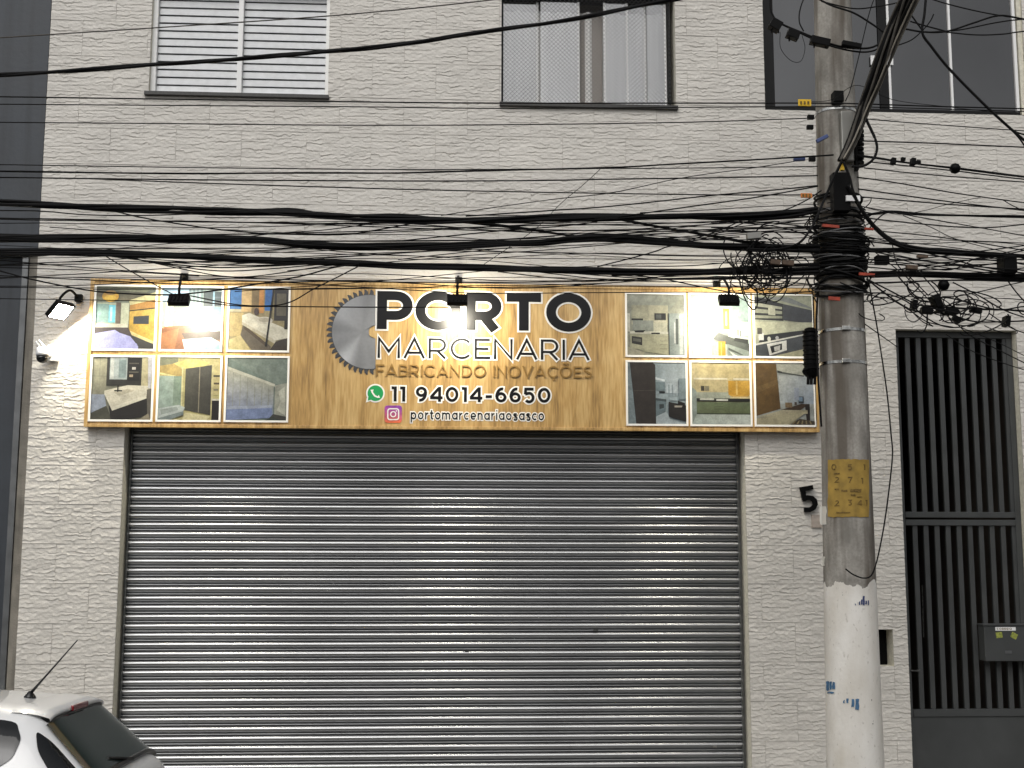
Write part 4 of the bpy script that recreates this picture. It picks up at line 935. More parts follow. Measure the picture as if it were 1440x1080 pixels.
q = P(1418, 917, GY-.13); MB().box(q.x-.03, q.x+.03, GY-.133, GY-.1305, q.z-.012, q.z+.012).build('lock_plate', GUIDE, mbx)

# ------------------------------------------------------------------ neighbouring building on the left
nb = thing('neighbouring_building', 'slate grey neighbouring building with stained pilaster beside a dark gate', 'building')
nx0 = XL-6; zh = P(30, 352, .03).z
MB().box(nx0, XL-.012, .02, 6, zh, ZTOPF+.4).build('wall', DARKWALL, nb)
px0_ = P(27, 560, .06).x; px1_ = XL-.008
MB().box(px0_+.02, px1_, .06, 6, Z_PAVE, zh-.002).build('pilaster', STAINED, nb, bevel=.01)
MB().box(px0_-.035, px0_+.018, .05, .3, Z_PAVE, zh-.002).build('gate_post', GUIDE, nb, bevel=.004)
for k in range(5):
    xa = px0_-.037-(k+1)*1.1; MB().box(xa, xa+1.09, .2, .26, Z_PAVE, zh-.002).build('gate_panel', DARKWALL, nb)
    MB().box(xa+.3, xa+.8, .19, .199, Z_PAVE+.3, zh-1.1).build('gate_panel', BLACKF, nb)

# ------------------------------------------------------------------ utility pole
def prad(z): return .197-.0105*(z-.15)
pl = thing('utility_pole', 'round tapering concrete utility pole with whitewashed foot on the pavement', 'pole')
pc = P(1199, 950, POLE_Y); PX = pc.x
tl = P(1171.5, 40, POLE_Y).x; LEAN = (tl-PX)/(P(1171, 40, POLE_Y).z-pc.z)
def pcx(z): return PX+LEAN*(z-pc.z)
zpaint = P(1190, 822, POLE_Y-.19).z
PM = pole_mat(zpaint)
m = MB(); n = 56; ZT = 9.0; v = []; nr = 30
for i in range(nr+1):
    z = Z_PAVE+(ZT-Z_PAVE)*i/nr; r_ = prad(z)
    v += [(pcx(z)+r_*math.cos(2*PI*k/n), POLE_Y+r_*math.sin(2*PI*k/n), z) for k in range(n)]
m.add(v, [(i*n+k, i*n+(k+1) % n, (i+1)*n+(k+1) % n, (i+1)*n+k) for i in range(nr) for k in range(n)]+[tuple(nr*n+k for k in range(n))])
m.build('shaft', PM, pl, smooth=True)
def on_pole(px_, py_, off=.002):     # point on the pole surface seen at a photo pixel
    d = ray(px_, py_); t = (POLE_Y-CAM.y)/d.y; z = CAM.z+d.z*t; r_ = prad(z)+off
    ox, oy = CAM.x-pcx(z), CAM.y-POLE_Y
    A = d.x**2+d.y**2; B = 2*(ox*d.x+oy*d.y); C = ox*ox+oy*oy-r_*r_; D_ = max(0, B*B-4*A*C)
    t = (-B-math.sqrt(D_))/(2*A); return CAM+d*t
def pole_ring(py_, r_, off, mt, nm, parent, tilt=0., kx=0.):
    z = P(1180, py_, POLE_Y-.18).z; pts = []
    for k in range(40):
        a = 2*PI*k/40; rr_ = prad(z)+off
        pts.append((pcx(z)+rr_*math.cos(a), POLE_Y+rr_*math.sin(a), z+tilt*math.cos(a+kx)))
    return MB().tube(pts, r_, 5, closed=True).build(nm, mt, parent, smooth=True)
def band(py_, h_, off, mt):
    z = P(1180, py_, POLE_Y-.18).z; n = 48; v = []
    for zz in (z-h_/2, z+h_/2):
        r_ = prad(z)+off; v += [(pcx(z)+r_*math.cos(2*PI*k/n), POLE_Y+r_*math.sin(2*PI*k/n), zz) for k in range(n)]
    return MB().add(v, [(k, (k+1) % n, n+(k+1) % n, n+k) for k in range(n)]).build('steel_band', mt, pl, smooth=True)
for p_ in (461, 507, 148): band(p_, .02, .004, POLISHED)
for p_ in (461, 507):
    q = on_pole(1190, p_, .01); MB().box(q.x-.03, q.x+.03, q.y-.006, q.y+.01, q.z-.014, q.z+.014).build('buckle', POLISHED, pl, bevel=.003)
# pasted notice
def decal(pts, off, mt, nm, parent):
    ws = [on_pole(a, b, off) for a, b in pts]; return ws
def pole_patch(x0, y0, x1, y1, off, mt, nm, parent, nx=14, ny=8, rag=0):
    v = []; 
    for j in range(ny+1):
        for i in range(nx+1):
            a = x0+(x1-x0)*i/nx; b = y0+(y1-y0)*j/ny
            if rag and (j in (0, ny) or i in (0, nx)): a += rng.uniform(-rag, rag); b += rng.uniform(-rag, rag)
            v.append(on_pole(a, b, off))
    return MB().add(v, [(j*(nx+1)+i, j*(nx+1)+i+1, (j+1)*(nx+1)+i+1, (j+1)*(nx+1)+i) for j in range(ny) for i in range(nx)]).build(nm, mt, parent, smooth=True, recalc=False)
nt = thing('pasted_notice', 'yellowed paper notice with faded digits pasted round the pole', 'notice')
pole_patch(1164, 646, 1222, 727, .004, PAPER, 'sheet', nt, rag=.8)
def pole_text(ch, x, y, h_, parent, w=.2):
    W_, g = glyph(ch, w); mb = MB()
    for si, (kind, pts) in enumerate(g):
        L, R = ribbon(kind, pts, w, 0); n = len(L)
        mb.add([on_pole(x+p.x*h_, y-p.y*h_, .006+.0004*si) for p in L+R], [(i, (i+1) % n, n+(i+1) % n, n+i) for i in range(n if kind == 'c' else n-1)])
    mb.build('digit', INK, parent, recalc=False)
for ch, x, y, h_ in (('0', 1169, 661, 8.5), ('5', 1192, 661, 8.5), ('1', 1214, 661, 8), ('2', 1174, 679, 8.5), ('7', 1192, 679, 8.5), ('1', 1211, 680, 8), ('2', 1174, 712, 8.5), ('3', 1192, 711, 8.5), ('4', 1206, 711, 8), ('1', 1217, 711, 8)):
    pole_text(ch, x, y, h_, nt)
for k, (a, b, c, d) in enumerate(((1174, 687, 1180, 689), (1183, 689, 1192, 691.5), (1196, 688, 1211, 692), (1196, 695, 1203, 697), (1205, 698, 1213, 699.5), (1172, 665, 1181, 667), (1176, 720, 1196, 721))):
    pole_patch(a, b, c, d, .006+.0004*k, INK, 'smudge', nt, 4, 1, .5)
BLUEINK = mat('blue_paint', hexc('4a7396'), .7, var=.4, vscale=80); NAVY = mat('navy_paint', hexc('3b4670'), .7)
pm = [(1162, 958, 1166, 971), (1167, 958, 1169.5, 970), (1170.5, 959, 1174, 969), (1163, 973, 1173, 975), (1186, 985, 1188, 989), (1190, 982, 1193, 989), (1197, 983, 1201, 994), (1203, 983, 1208, 998)]
for k, (a, b, c, d) in enumerate(pm): pole_patch(a, b, c, d, .004, BLUEINK, 'paint_mark', pl, 3, 3, .7)
for a, b, c, d in ((1202, 849, 1203.5, 851), (1208, 846, 1210, 851), (1211, 843, 1213, 850), (1213.5, 838, 1216, 851), (1217, 845, 1219, 850), (1220.5, 844, 1222, 851)): pole_patch(a, b, c, d, .004, NAVY, 'paint_mark', pl, 2, 3, .4)
pole_patch(1153, 712, 1162, 738, .003, mat('torn_paper', hexc('d9d6cd'), .8), 'paper_scrap', pl, 4, 4, .8)
pole_patch(1155, 783, 1160, 796, .003, MATS['torn_paper'], 'paper_scrap', pl, 4, 4, .8)

# ------------------------------------------------------------------ overhead cables (photo pixels, depth of the cable line)
LY = POLE_Y-.2
def path(pts, Y0, Y1=None, n=8):
    Y1 = Y0 if Y1 is None else Y1; a, b = pts[0][0], pts[-1][0]
    out = []
    for i, p in enumerate(pts):
        t = i/(len(pts)-1)
        out.append(P(p[0], p[1], p[2] if len(p) > 2 else Y0+(Y1-Y0)*t))
    return smooth_path(out, n)
def cable(pts, wpx, label, group, Y0=None, Y1=None, mt=None, name='cable', cat='cable'):
    if Y0 is None: Y0 = LY+rng.uniform(-.12, .12)
    p = path(pts, Y0, Y1); r_ = wpx/2*MPP(700, 500, Y0)
    return MB().tube(p, r_, 6).build(name, mt or CABLE, smooth=True, label=label, cat=cat, group=group)
def bundle(pts, wpx, ns, label, group, Y0=None, Y1=None, mt=None, twist=.9, taper=None, name='cable_bundle', cat='cable', spread=1.0, srf=None):
    if Y0 is None: Y0 = LY+rng.uniform(-.08, .08)
    p = path(pts, Y0, Y1, 12); mpp = MPP(700, 500, Y0); R = wpx/2*mpp; mb = MB()
    sr = R*(srf or (.62 if ns <= 3 else .42))
    for s in range(ns):
        ph = 2*PI*s/ns; q = []; rad_ = (R-sr)*rng.uniform(.55, 1.1); tw = twist*rng.uniform(.7, 1.3); wob = rng.uniform(0, 6.28); dist = 0
        for i, c in enumerate(p):
            if i: dist += (p[i]-p[i-1]).length
            k = 1 if taper is None else taper[0]+(taper[1]-taper[0])*i/(len(p)-1)
            a = ph+dist*tw*2*PI; wv = spread*R*.35*math.sin(dist*2.3+wob)
            q.append(c+Vector((0, rad_*k*math.sin(a), rad_*k*math.cos(a)+wv)))
        mb.tube(q, sr, 6)
    return mb.build(name, mt or CABLE, smooth=True, label=label, cat=cat, group=group)
E_ = [(-160, None)]
g_hi = 'thin cables crossing above the shop sign'
lb_hi = 'thin black cable stretched level across the upper facade'
cable([(-150, 63), (0, 53), (235, 38), (480, 21), (690, 0), (850, -22)], 1.8, 'thin pale-grey wire slanting up across the louvred window', None, -3.2, mt=CABLE2)
bundle([(-150, 110), (0, 105), (70, 101), (200, 93), (350, 81), (480, 71), (580, 60), (690, 43), (800, 28), (900, 9), (960, -3), (1100, -32)], 7.5, 3, 'thick twisted black cable slanting up across both upper windows', None, -2.9, twist=.75, spread=.3)
for pts, w in (([(-150, 135), (0, 136), (205, 139), (480, 143), (700, 145), (960, 145), (1143, 145), (1210, 146), (1330, 150), (1560, 156)], 2.0), ([(-150, 145), (0, 146.5), (480, 150), (700, 152.5), (960, 151), (1143, 150), (1240, 151), (1560, 160)], 1.6),
               ([(-150, 170), (0, 172), (200, 173.5), (480, 176), (700, 175.5), (960, 172), (1146, 166)], 1.6), ([(-150, 230), (0, 231.5), (300, 236), (580, 238.5), (860, 237), (1000, 236), (1150, 234)], 1.5),
               ([(-150, 248), (0, 249.5), (120, 251), (300, 253), (560, 254.5), (740, 254), (860, 252), (1000, 250), (1150, 247)], 2.0), ([(120, 251), (300, 258), (560, 266), (740, 270), (860, 272), (1000, 274), (1150, 274)], 1.8)):
    cable(pts, w, lb_hi, g_hi)
bundle([(-150, 239), (0, 241), (140, 242.5), (300, 244), (480, 243.5), (560, 243), (660, 240), (720, 239), (860, 236), (960, 230), (1140, 220), (1172, 218)], 3.6, 2, 'doubled black cable clamped to the pole below the tinted window', None, twist=.5, spread=.4)
# three heavy bundles
HB = 'heavy bundle of black cables sagging across the wall just above the sign'
g_b = 'heavy cable bundles above the sign'
bundle([(-150, 281), (0, 284.5), (80, 288), (180, 293), (300, 298), (400, 301), (470, 305), (560, 308), (640, 309), (760, 306.5), (860, 306.5), (960, 305.5), (1050, 304), (1110, 300), (1150, 294)], 11, 7, 'topmost heavy bundle of black cables over the sign', g_b, twist=.35, spread=.9)
bundle([(150, 291), (220, 294), (300, 293), (360, 296), (410, 295), (450, 301), (500, 303), (560, 302), (620, 308)], 4.5, 3, 'slim cable bundle looping above the topmost heavy bundle', g_b, twist=.4, spread=1.5)
bundle([(620, 309), (680, 315), (740, 322), (800, 331), (835, 333)], 5, 3, 'slim cable bundle linking the topmost heavy bundle down to the middle one', g_b, twist=.3)
bundle([(-150, 332), (0, 334), (140, 335.5), (280, 336.5), (370, 339), (430, 344), (500, 347), (580, 346), (700, 343), (760, 341), (800, 336), (840, 334), (880, 336), (960, 342.5), (1040, 347), (1100, 349), (1152, 350)], 11, 7, 'middle one of three heavy black cable bundles over the sign', g_b, twist=.3, spread=.8)
bundle([(-150, 350), (0, 354), (140, 357), (280, 362), (400, 366), (500, 369), (580, 374), (700, 378), (860, 381), (960, 382), (1060, 381), (1152, 380)], 10, 7, 'lowest heavy bundle of black cables, just over the sign top', g_b, twist=.3, spread=1.0)
bundle([(860, 386), (930, 384), (1000, 380), (1080, 375), (1152, 372)], 5, 3, 'slim cable bundle rising from the lowest heavy bundle into the coil', g_b, twist=.3)
bundle([(870, 308), (900, 314), (950, 323), (1010, 333), (1060, 342), (1150, 352)], 5, 3, 'slim cable bundle crossing from the topmost bundle down towards the junction box', g_b, twist=.4)
# looser wires
g_l = 'loose thin wires sagging between the bundles'
lb_l = 'thin loose black wire sagging around the cable bundles over the sign'
loose = [([(0, 296), (60, 297), (120, 302), (200, 303), (265, 301), (330, 299)], 1.8), ([(160, 297), (210, 308), (280, 319), (330, 325), (390, 329), (480, 330), (520, 325), (560, 318), (600, 310)], 2.0), ([(330, 335), (390, 328), (460, 323), (540, 312)], 1.5),
    ([(280, 335), (440, 338.5), (580, 339), (700, 337), (780, 332)], 1.8), ([(140, 352), (210, 345), (280, 339)], 1.2), ([(280, 357), (370, 352), (460, 346)], 1.4), ([(560, 365), (640, 356), (720, 348)], 1.4), ([(560, 339), (640, 331), (700, 325), (790, 318), (840, 312)], 1.8),
    ([(0, 363), (50, 360), (100, 357), (200, 358)], 2.5), ([(150, 358), (220, 369), (300, 376), (380, 374), (440, 371), (500, 369)], 2.0), ([(160, 358), (240, 373), (310, 381), (380, 378), (450, 372), (500, 369)], 1.7), ([(170, 360), (260, 379), (310, 388), (350, 389), (400, 383), (450, 375), (500, 370)], 1.6), ([(130, 357), (200, 366), (290, 372), (360, 373), (430, 371)], 1.6),
    ([(-100, 357), (0, 366), (140, 378), (280, 387), (420, 394), (560, 397), (720, 397), (860, 395), (1000, 392), (1150, 390)], 1.5), ([(-100, 372), (0, 376), (150, 381), (280, 388)], 1.3), ([(-100, 402), (0, 404), (140, 405), (280, 406), (410, 407), (580, 404.5), (640, 402), (750, 401), (860, 398)], 1.3), ([(-100, 419), (0, 420), (140, 422), (240, 424)], 1.3), ([(260, 421), (330, 430), (400, 431), (520, 432), (650, 432)], 1.7),
    ([(-60, 366), (0, 381), (50, 394), (130, 409), (200, 414), (250, 414), (300, 409), (340, 403), (420, 389), (470, 376), (505, 371)], 2.2), ([(145, 358), (190, 385), (245, 415)], 1.7), ([(505, 374), (470, 392), (440, 407), (410, 424), (380, 430), (330, 428), (268, 416)], 1.8), ([(330, 410), (440, 402), (520, 396), (580, 391), (680, 381)], 1.2),
    ([(620, 303), (700, 291), (780, 280), (860, 271), (960, 250), (1060, 236), (1117, 227)], 1.3), ([(655, 304), (760, 297), (860, 290), (1000, 275), (1080, 268), (1150, 261)], 2.0), ([(870, 305), (960, 292), (1060, 278), (1150, 262)], 2.0), ([(963, 340), (1000, 328), (1019, 321), (1045, 309)], 1.8), ([(985, 337), (1020, 324), (1060, 308)], 1.5), ([(820, 334), (870, 329), (940, 322), (1024, 312)], 1.4),
    ([(840, 375), (880, 365), (920, 354), (942, 346), (985, 337), (1040, 333)], 1.9), ([(1085, 301), (1110, 293), (1135, 281), (1155, 268)], 2.0), ([(870, 384), (930, 392), (970, 400), (1010, 408), (1050, 414), (1090, 413), (1143, 410)], 1.8), ([(700, 382), (780, 391), (860, 395), (930, 389), (1010, 384)], 1.6), ([(860, 374), (960, 374), (1040, 368), (1150, 362)], 1.5), ([(760, 383), (850, 393), (920, 396), (1010, 397), (1152, 400)], 1.4),
    ([(800, 384), (900, 391), (1000, 391), (1080, 388), (1152, 386)], 1.6), ([(1000, 312), (1060, 312), (1110, 316), (1152, 322)], 1.8), ([(1000, 320), (1070, 322), (1152, 321)], 1.3), ([(1040, 313), (1100, 320), (1150, 336)], 1.6), ([(900, 299), (980, 296), (1060, 291), (1152, 287)], 1.2)]
for pts, w in loose:
    my = sum(p[1] for p in pts)/len(pts); mx_ = sum(p[0] for p in pts)/len(pts)
    if mx_ > 850 and my < 300: a_ = ('thin wire climbing to the pole above the topmost heavy bundle', 'wires climbing to the pole')
    elif my < 332: a_ = ('thin loose wire slung between the topmost and middle heavy bundles', 'wires between topmost and middle bundle')
    elif my < 366: a_ = ('thin loose wire slung between the middle and lowest heavy bundles', 'wires between middle and lowest bundle')
    elif my < 396: a_ = ('thin slack wire drooping just under the lowest heavy bundle', 'wires drooping under the lowest bundle')
    else: a_ = ('thin wire crossing in front of the sign top and floodlights', 'wires crossing the sign top')
    cable(pts, w, *a_)
cable([(844, 238), (820, 260), (790, 285), (755, 320), (720, 345), (680, 372)], 1.0, 'hairline wire falling diagonally between the bundles', None, LY)
for k in range(30):
    ya, yb = rng.uniform(283, 405), rng.uniform(290, 412); sag = rng.uniform(-6, 16); w = rng.uniform(.9, 1.7); a0_ = -140 if k % 3 else rng.uniform(60, 620); n_ = 6
    pts = [(a0_+(1152-a0_)*i/n_, ya+(yb-ya)*i/n_+sag*math.sin(PI*i/n_)+rng.normal(0, 2.2)) for i in range(n_+1)]
    my = sum(p[1] for p in pts)/len(pts)
    if my < 332: a_ = ('thin loose wire slung between the topmost and middle heavy bundles', 'wires between topmost and middle bundle')
    elif my < 366: a_ = ('thin loose wire slung between the middle and lowest heavy bundles', 'wires between middle and lowest bundle')
    else: a_ = ('thin slack wire drooping just under the lowest heavy bundle', 'wires drooping under the lowest bundle')
    cable(pts, w, *a_)
for k in range(16):
    ya, yb = rng.uniform(280, 415), rng.uniform(300, 420); n_ = 4; sag = rng.uniform(-4, 14)
    pts = [(1208+352*i/n_, ya+(yb-ya)*i/n_+sag*math.sin(PI*i/n_)+rng.normal(0, 2)) for i in range(n_+1)]
    cable(pts, rng.uniform(1.1, 2.0), 'thin wire among the heavy bundles right of the pole', 'wires among the right-hand bundles')
# right of the pole
g_r = 'wires running on to the right of the pole'; lb_r = 'thin black wire running level past the pole over the gate side wall'
right = [([(1205, 166), (1260, 171), (1340, 177), (1440, 184), (1560, 192)], 1.5), ([(1205, 198), (1300, 201), (1440, 207), (1560, 212)], 2.0), ([(1225, 228), (1340, 240), (1440, 252), (1560, 262)], 1.9), ([(1215, 236), (1300, 245), (1440, 256), (1560, 264)], 1.7), ([(1205, 249), (1260, 257), (1340, 271), (1410, 281), (1440, 285), (1560, 300)], 1.8),
    ([(1195, 264), (1330, 283), (1440, 296), (1560, 312)], 2.0), ([(1200, 276), (1330, 287), (1440, 294), (1560, 301)], 1.9), ([(1235, 325), (1300, 331), (1360, 339), (1440, 352), (1560, 370)], 1.7), ([(1270, 303), (1310, 320), (1350, 338), (1440, 360), (1540, 378)], 1.2), ([(1210, 290), (1260, 301), (1300, 296), (1330, 288), (1380, 277)], 1.0), ([(1410, 281), (1430, 292), (1480, 312)], 1.4),
    ([(1210, 338), (1260, 345), (1320, 360), (1380, 375), (1440, 384), (1540, 395)], 2.0), ([(1210, 350), (1270, 362), (1340, 372), (1440, 380), (1540, 388)], 2.0), ([(1215, 365), (1290, 366), (1350, 374), (1440, 388), (1540, 400)], 2.2), ([(1215, 375), (1280, 380), (1360, 376), (1440, 364), (1540, 352)], 1.8), ([(1230, 370), (1300, 374), (1380, 372), (1440, 370), (1540, 368)], 1.8), ([(1225, 382), (1300, 382), (1380, 385), (1440, 386), (1540, 390)], 2.0), ([(1250, 360), (1330, 380), (1380, 362), (1440, 372), (1500, 380)], 1.6), ([(1220, 398), (1260, 397), (1340, 394), (1440, 395), (1540, 396)], 2.6),
    ([(1212, 340), (1240, 362), (1275, 390), (1310, 425), (1345, 455), (1365, 472), (1400, 490), (1460, 520)], 1.6), ([(1218, 392), (1250, 408), (1290, 428), (1330, 437), (1365, 443)], 2.2), ([(1222, 395), (1262, 425), (1290, 438), (1330, 441), (1370, 452), (1420, 452), (1460, 450)], 2.4), ([(1215, 412), (1245, 413), (1275, 424), (1300, 445), (1325, 458), (1350, 460), (1385, 450)], 2.0), ([(1230, 418), (1250, 420), (1280, 437), (1305, 453), (1340, 460)], 1.6), ([(1340, 397), (1375, 415), (1410, 435), (1440, 446), (1520, 470)], 2.0), ([(1325, 417), (1350, 416), (1400, 405), (1440, 396), (1520, 380)], 1.7), ([(1418, 396), (1430, 412), (1445, 428), (1490, 470)], 2.0), ([(1382, 419), (1420, 420), (1460, 424)], 1.3), ([(1280, 436), (1297, 452), (1312, 459)], 1.5),
    ([(1260, 385), (1275, 402), (1292, 418), (1335, 419), (1400, 435), (1440, 431), (1520, 422)], 2.2), ([(1300, 430), (1360, 434), (1420, 436), (1460, 440)], 3.0), ([(1255, 345), (1262, 372), (1285, 395), (1305, 415)], 1.6), ([(1212, 425), (1240, 420), (1262, 416), (1290, 418)], 1.6), ([(1290, 380), (1318, 412), (1330, 440)], 1.8), ([(1330, 470), (1370, 495), (1440, 520), (1500, 535)], 1.4), ([(1350, 460), (1400, 480), (1440, 500)], 1.2), ([(1390, 440), (1420, 460), (1445, 470)], 1.6)]
for pts, w in right:
    my = sum(p[1] for p in pts)/len(pts)
    if my < 215: a_ = ('thin wire right of the pole, just under the tinted window', 'wires under the tinted window')
    elif my < 312: a_ = ('thin wire right of the pole, about level with the upper cable reel', 'wires level with the upper reel')
    elif my < 400: a_ = ('thin wire among the heavy bundles right of the pole', 'wires among the right-hand bundles')
    else: a_ = ('thin slack wire sagging over the gate top', 'slack wires over the gate')
    cable(pts, w, *a_)
bundle([(1205, 218), (1240, 223), (1262, 227), (1300, 232), (1343, 237), (1390, 243), (1440, 249), (1560, 262)], 4, 2, 'doubled cable with clamps and a round ball, right of the pole', None, LY, twist=.6)
bundle([(1200, 305), (1235, 300), (1255, 298), (1300, 301.5), (1370, 303), (1440, 304), (1560, 306)], 4.5, 3, 'short stout cable bundle running level beneath the clamped ball', None, LY, twist=.5)
cable([(1222, 322), (1232, 310), (1245, 300), (1262, 298)], 2.2, 'short wire curling up into the stout level bundle right of the pole', None, LY)
GB = 'heavy bundle of black cables leaving the pole above the gate'; g_rb = 'heavy bundles right of the pole'
bundle([(1192, 262), (1205, 284), (1218, 305), (1232, 322), (1255, 340), (1285, 350), (1340, 355), (1400, 358.5), (1440, 360), (1560, 364)], 9, 5, 'heavy cable bundle sweeping down off the pole in a curve', g_rb, LY-.05, twist=.35)
bundle([(1212, 352), (1260, 352), (1320, 352), (1370, 356), (1440, 362), (1560, 372)], 7, 5, 'heavy cable bundle leaving the pole level under the curved one', g_rb, LY, twist=.35)
bundle([(1222, 387), (1280, 386.5), (1340, 388), (1400, 390), (1440, 391), (1560, 394)], 9, 6, 'lowest heavy cable bundle right of the pole, over the hanging reel', g_rb, LY-.02, twist=.35)
# the great drop bundle from upper right
DB = [(1330, -110, -3.0), (1300, -45, -2.9), (1278, 0, -2.8), (1262, 34, -2.7), (1246, 72, -2.62), (1228, 120, -2.5), (1215, 152, -2.42), (1198, 198, -2.36), (1184, 226, -2.34)]
CABLE4 = mat('pale_cable', hexc('8b8478'), .6, var=.3, vscale=20)
dbm = None
for mt_, cnt, lo, hi in ((CABLE, 12, .1, .95), (CABLE2, 11, .5, 1.15), (CABLE4, 5, .75, 1.15)):
    p = path(DB, -2.6, None, 12); R = 12*MPP(1250, 80, -2.6)
    mb = MB()
    for q_ in range(cnt):
        ph_ = rng.uniform(0, 6.28); rd = R*rng.uniform(lo, hi); tw = rng.uniform(-.35, .35); wb = rng.uniform(0, 6.28); sr = R*rng.uniform(.10, .20); pts = []; dist = 0
        for i, c in enumerate(p):
            if i: dist += (p[i]-p[i-1]).length
            k = 1.3+(.45-1.3)*i/(len(p)-1); a_ = ph_+dist*tw*2*PI+.35*math.sin(dist*2.2+wb)
            pts.append(c+Vector((math.cos(a_)*rd*k, math.sin(a_)*rd*k, 0)))
        one = MB().tube(pts, sr, 6)
        if dbm is None: dbm = one.build('cable_bundle', mt_, smooth=True, label='fat weathered bundle of cables dropping diagonally on to the pole', cat='cable')
        else: one.build('strand', mt_, dbm, smooth=True)
bundle([(1184, 226), (1170, 255), (1155, 290), (1140, 322), (1122, 343), (1090, 352), (1050, 352)], 6, 4, 'black cable bundle bowing from the drop bundle down to the left', None, LY-.12, twist=.3)
bundle([(1186, 228), (1195, 250), (1200, 270), (1212, 295), (1235, 325)], 5, 3, 'black cable bundle bowing from the drop bundle down to the right', None, LY-.14, twist=.3)
cable([(1212, 152), (1220, 172), (1231, 196), (1233, 212), (1226, 226), (1212, 234), (1198, 234)], 4.2, 'stout black cable loop hanging behind the drop bundle', None, LY-.1)
cable([(1233, -12), (1222, 20), (1208, 78), (1196, 125), (1189, 142)], 1.5, 'fine stay wire running down the upper pole', None, LY-.1)
up = [([(1094, -20), (1084, -2), (1086, 20), (1098, 33), (1130, 47), (1155, 57), (1180, 65), (1205, 68), (1228, 66), (1250, 52)], 3.2), ([(1120, 44), (1160, 62), (1200, 72), (1226, 72), (1245, 62)], 2.6), ([(1150, -2), (1170, 8), (1200, 18), (1225, 33), (1248, 49)], 2.8), ([(1155, 2), (1200, 12), (1235, 9), (1262, 4)], 2.0), ([(1138, -20), (1126, 10), (1124, 30), (1130, 44)], 2.0),
      ([(1097, 45), (1098, 68), (1112, 85), (1126, 86), (1132, 68), (1128, 50)], .9), ([(1274, 41), (1300, 45), (1332, 44), (1370, 32), (1405, 22), (1440, 27), (1540, 44)], 2.8), ([(1310, 45), (1350, 42), (1400, 32), (1440, 27), (1540, 20)], 2.0), ([(1320, 44), (1370, 49), (1410, 48), (1440, 44), (1540, 34)], 2.0), ([(1280, 30), (1300, 36), (1330, 44)], 2.2), ([(1280, -14), (1320, 2), (1380, 17), (1440, 27)], 1.9),
      ([(1303, -14), (1300, 20), (1297, 46), (1310, 66), (1335, 97), (1380, 143), (1420, 180), (1450, 205), (1520, 262)], 4.0), ([(1262, 64), (1282, 56), (1298, 42), (1308, 30), (1313, 20)], 2.0), ([(1282, 22), (1290, 33), (1298, 44)], 2.4), ([(1417, 178), (1430, 186), (1450, 192)], 2.4), ([(1422, 182), (1436, 198), (1450, 220)], 2.4), ([(1140, 143), (1170, 140), (1205, 120), (1255, 140), (1330, 150), (1440, 162)], .9)]
for pts, w in up: cable(pts, w, 'black cable looping in front of the tinted window at the pole head', 'looping cables at the pole head', LY-.1, mt=CABLE)
# single hanging wire and drop lines
cable([(1222, 398), (1228, 430), (1235, 470), (1247, 550), (1253, 610), (1255, 640), (1250, 690), (1243, 740), (1234, 785), (1226, 808), (1215, 813), (1200, 808), (1189, 800)], 2.2, 'single long wire hanging loose beside the pole in front of the tiles', None, -2.32)
cable([(1211, 452, -2.05), (1235, 469, -1.0), (1262, 488, .06)], 1.8, 'service wire slanting from the pole to the gate opening', None)
cable([(1150, 415, -2.3), (1148, 450, -2.28), (1149, 490, -2.27), (1151, 540, -2.27), (1155, 600, -2.24)], 3, 'black cable running down the edge of the pole', None)

# wound cable on the pole
wr = MB()
for k in range(52):
    py_ = rng.triangular(262, 365, 424); z = P(1180, py_, POLE_Y-.18).z; rr_ = prad(z)+.006+abs(rng.normal(0, .016)); ti = rng.normal(0, .028); ph_ = rng.uniform(0, 6.28); el = rng.uniform(0, .012)
    wr.tube([(pcx(z)+(rr_+el*math.sin(3*a+ph_))*math.cos(a), POLE_Y+(rr_+el*math.cos(2*a+ph_))*math.sin(a), z+ti*math.cos(a+ph_)+.006*math.sin(3*a+ph_)) for a in [2*PI*i/36 for i in range(36)]], rng.uniform(.0035, .011), 5, closed=True)
for k in range(26):
    py_ = rng.uniform(285, 415); ca = rng.uniform(0, 6.28); pts = []; z = P(1180, py_, POLE_Y-.18).z; L0 = rng.uniform(-.10, .12); rr_ = prad(z)+.03+rng.uniform(0, .05)
    for i in range(20):
        a = ca+rng.uniform(2, 4.5)*0+i/19*rng.uniform(2.9, 3.1); bulge = rng.uniform(.0, .012)
        pts.append((pcx(z)+(rr_+bulge)*math.cos(a), POLE_Y+(rr_+bulge)*math.sin(a), z+L0*math.sin(i/19*PI)+.02*math.cos(a*2)))
    wr.tube(smooth_path(pts[::3], 4), rng.uniform(.003, .006), 5)
wrap = wr.build('cable_winding', CABLE, smooth=True, label='dense dark winding of cables around the pole at bundle height', cat='cable')
wr2 = MB()
for k in range(12):
    py_ = rng.uniform(270, 424); z = P(1180, py_, POLE_Y-.18).z; rr_ = prad(z)+.03; ti = rng.normal(0, .03); ph_ = rng.uniform(0, 6.28)
    wr2.tube([(pcx(z)+rr_*math.cos(a), POLE_Y+rr_*math.sin(a), z+ti*math.cos(a+ph_)) for a in [2*PI*i/36 for i in range(36)]], rng.uniform(.003, .006), 5, closed=True)
wr2.build('grey_strand', CABLE3, wrap, smooth=True)
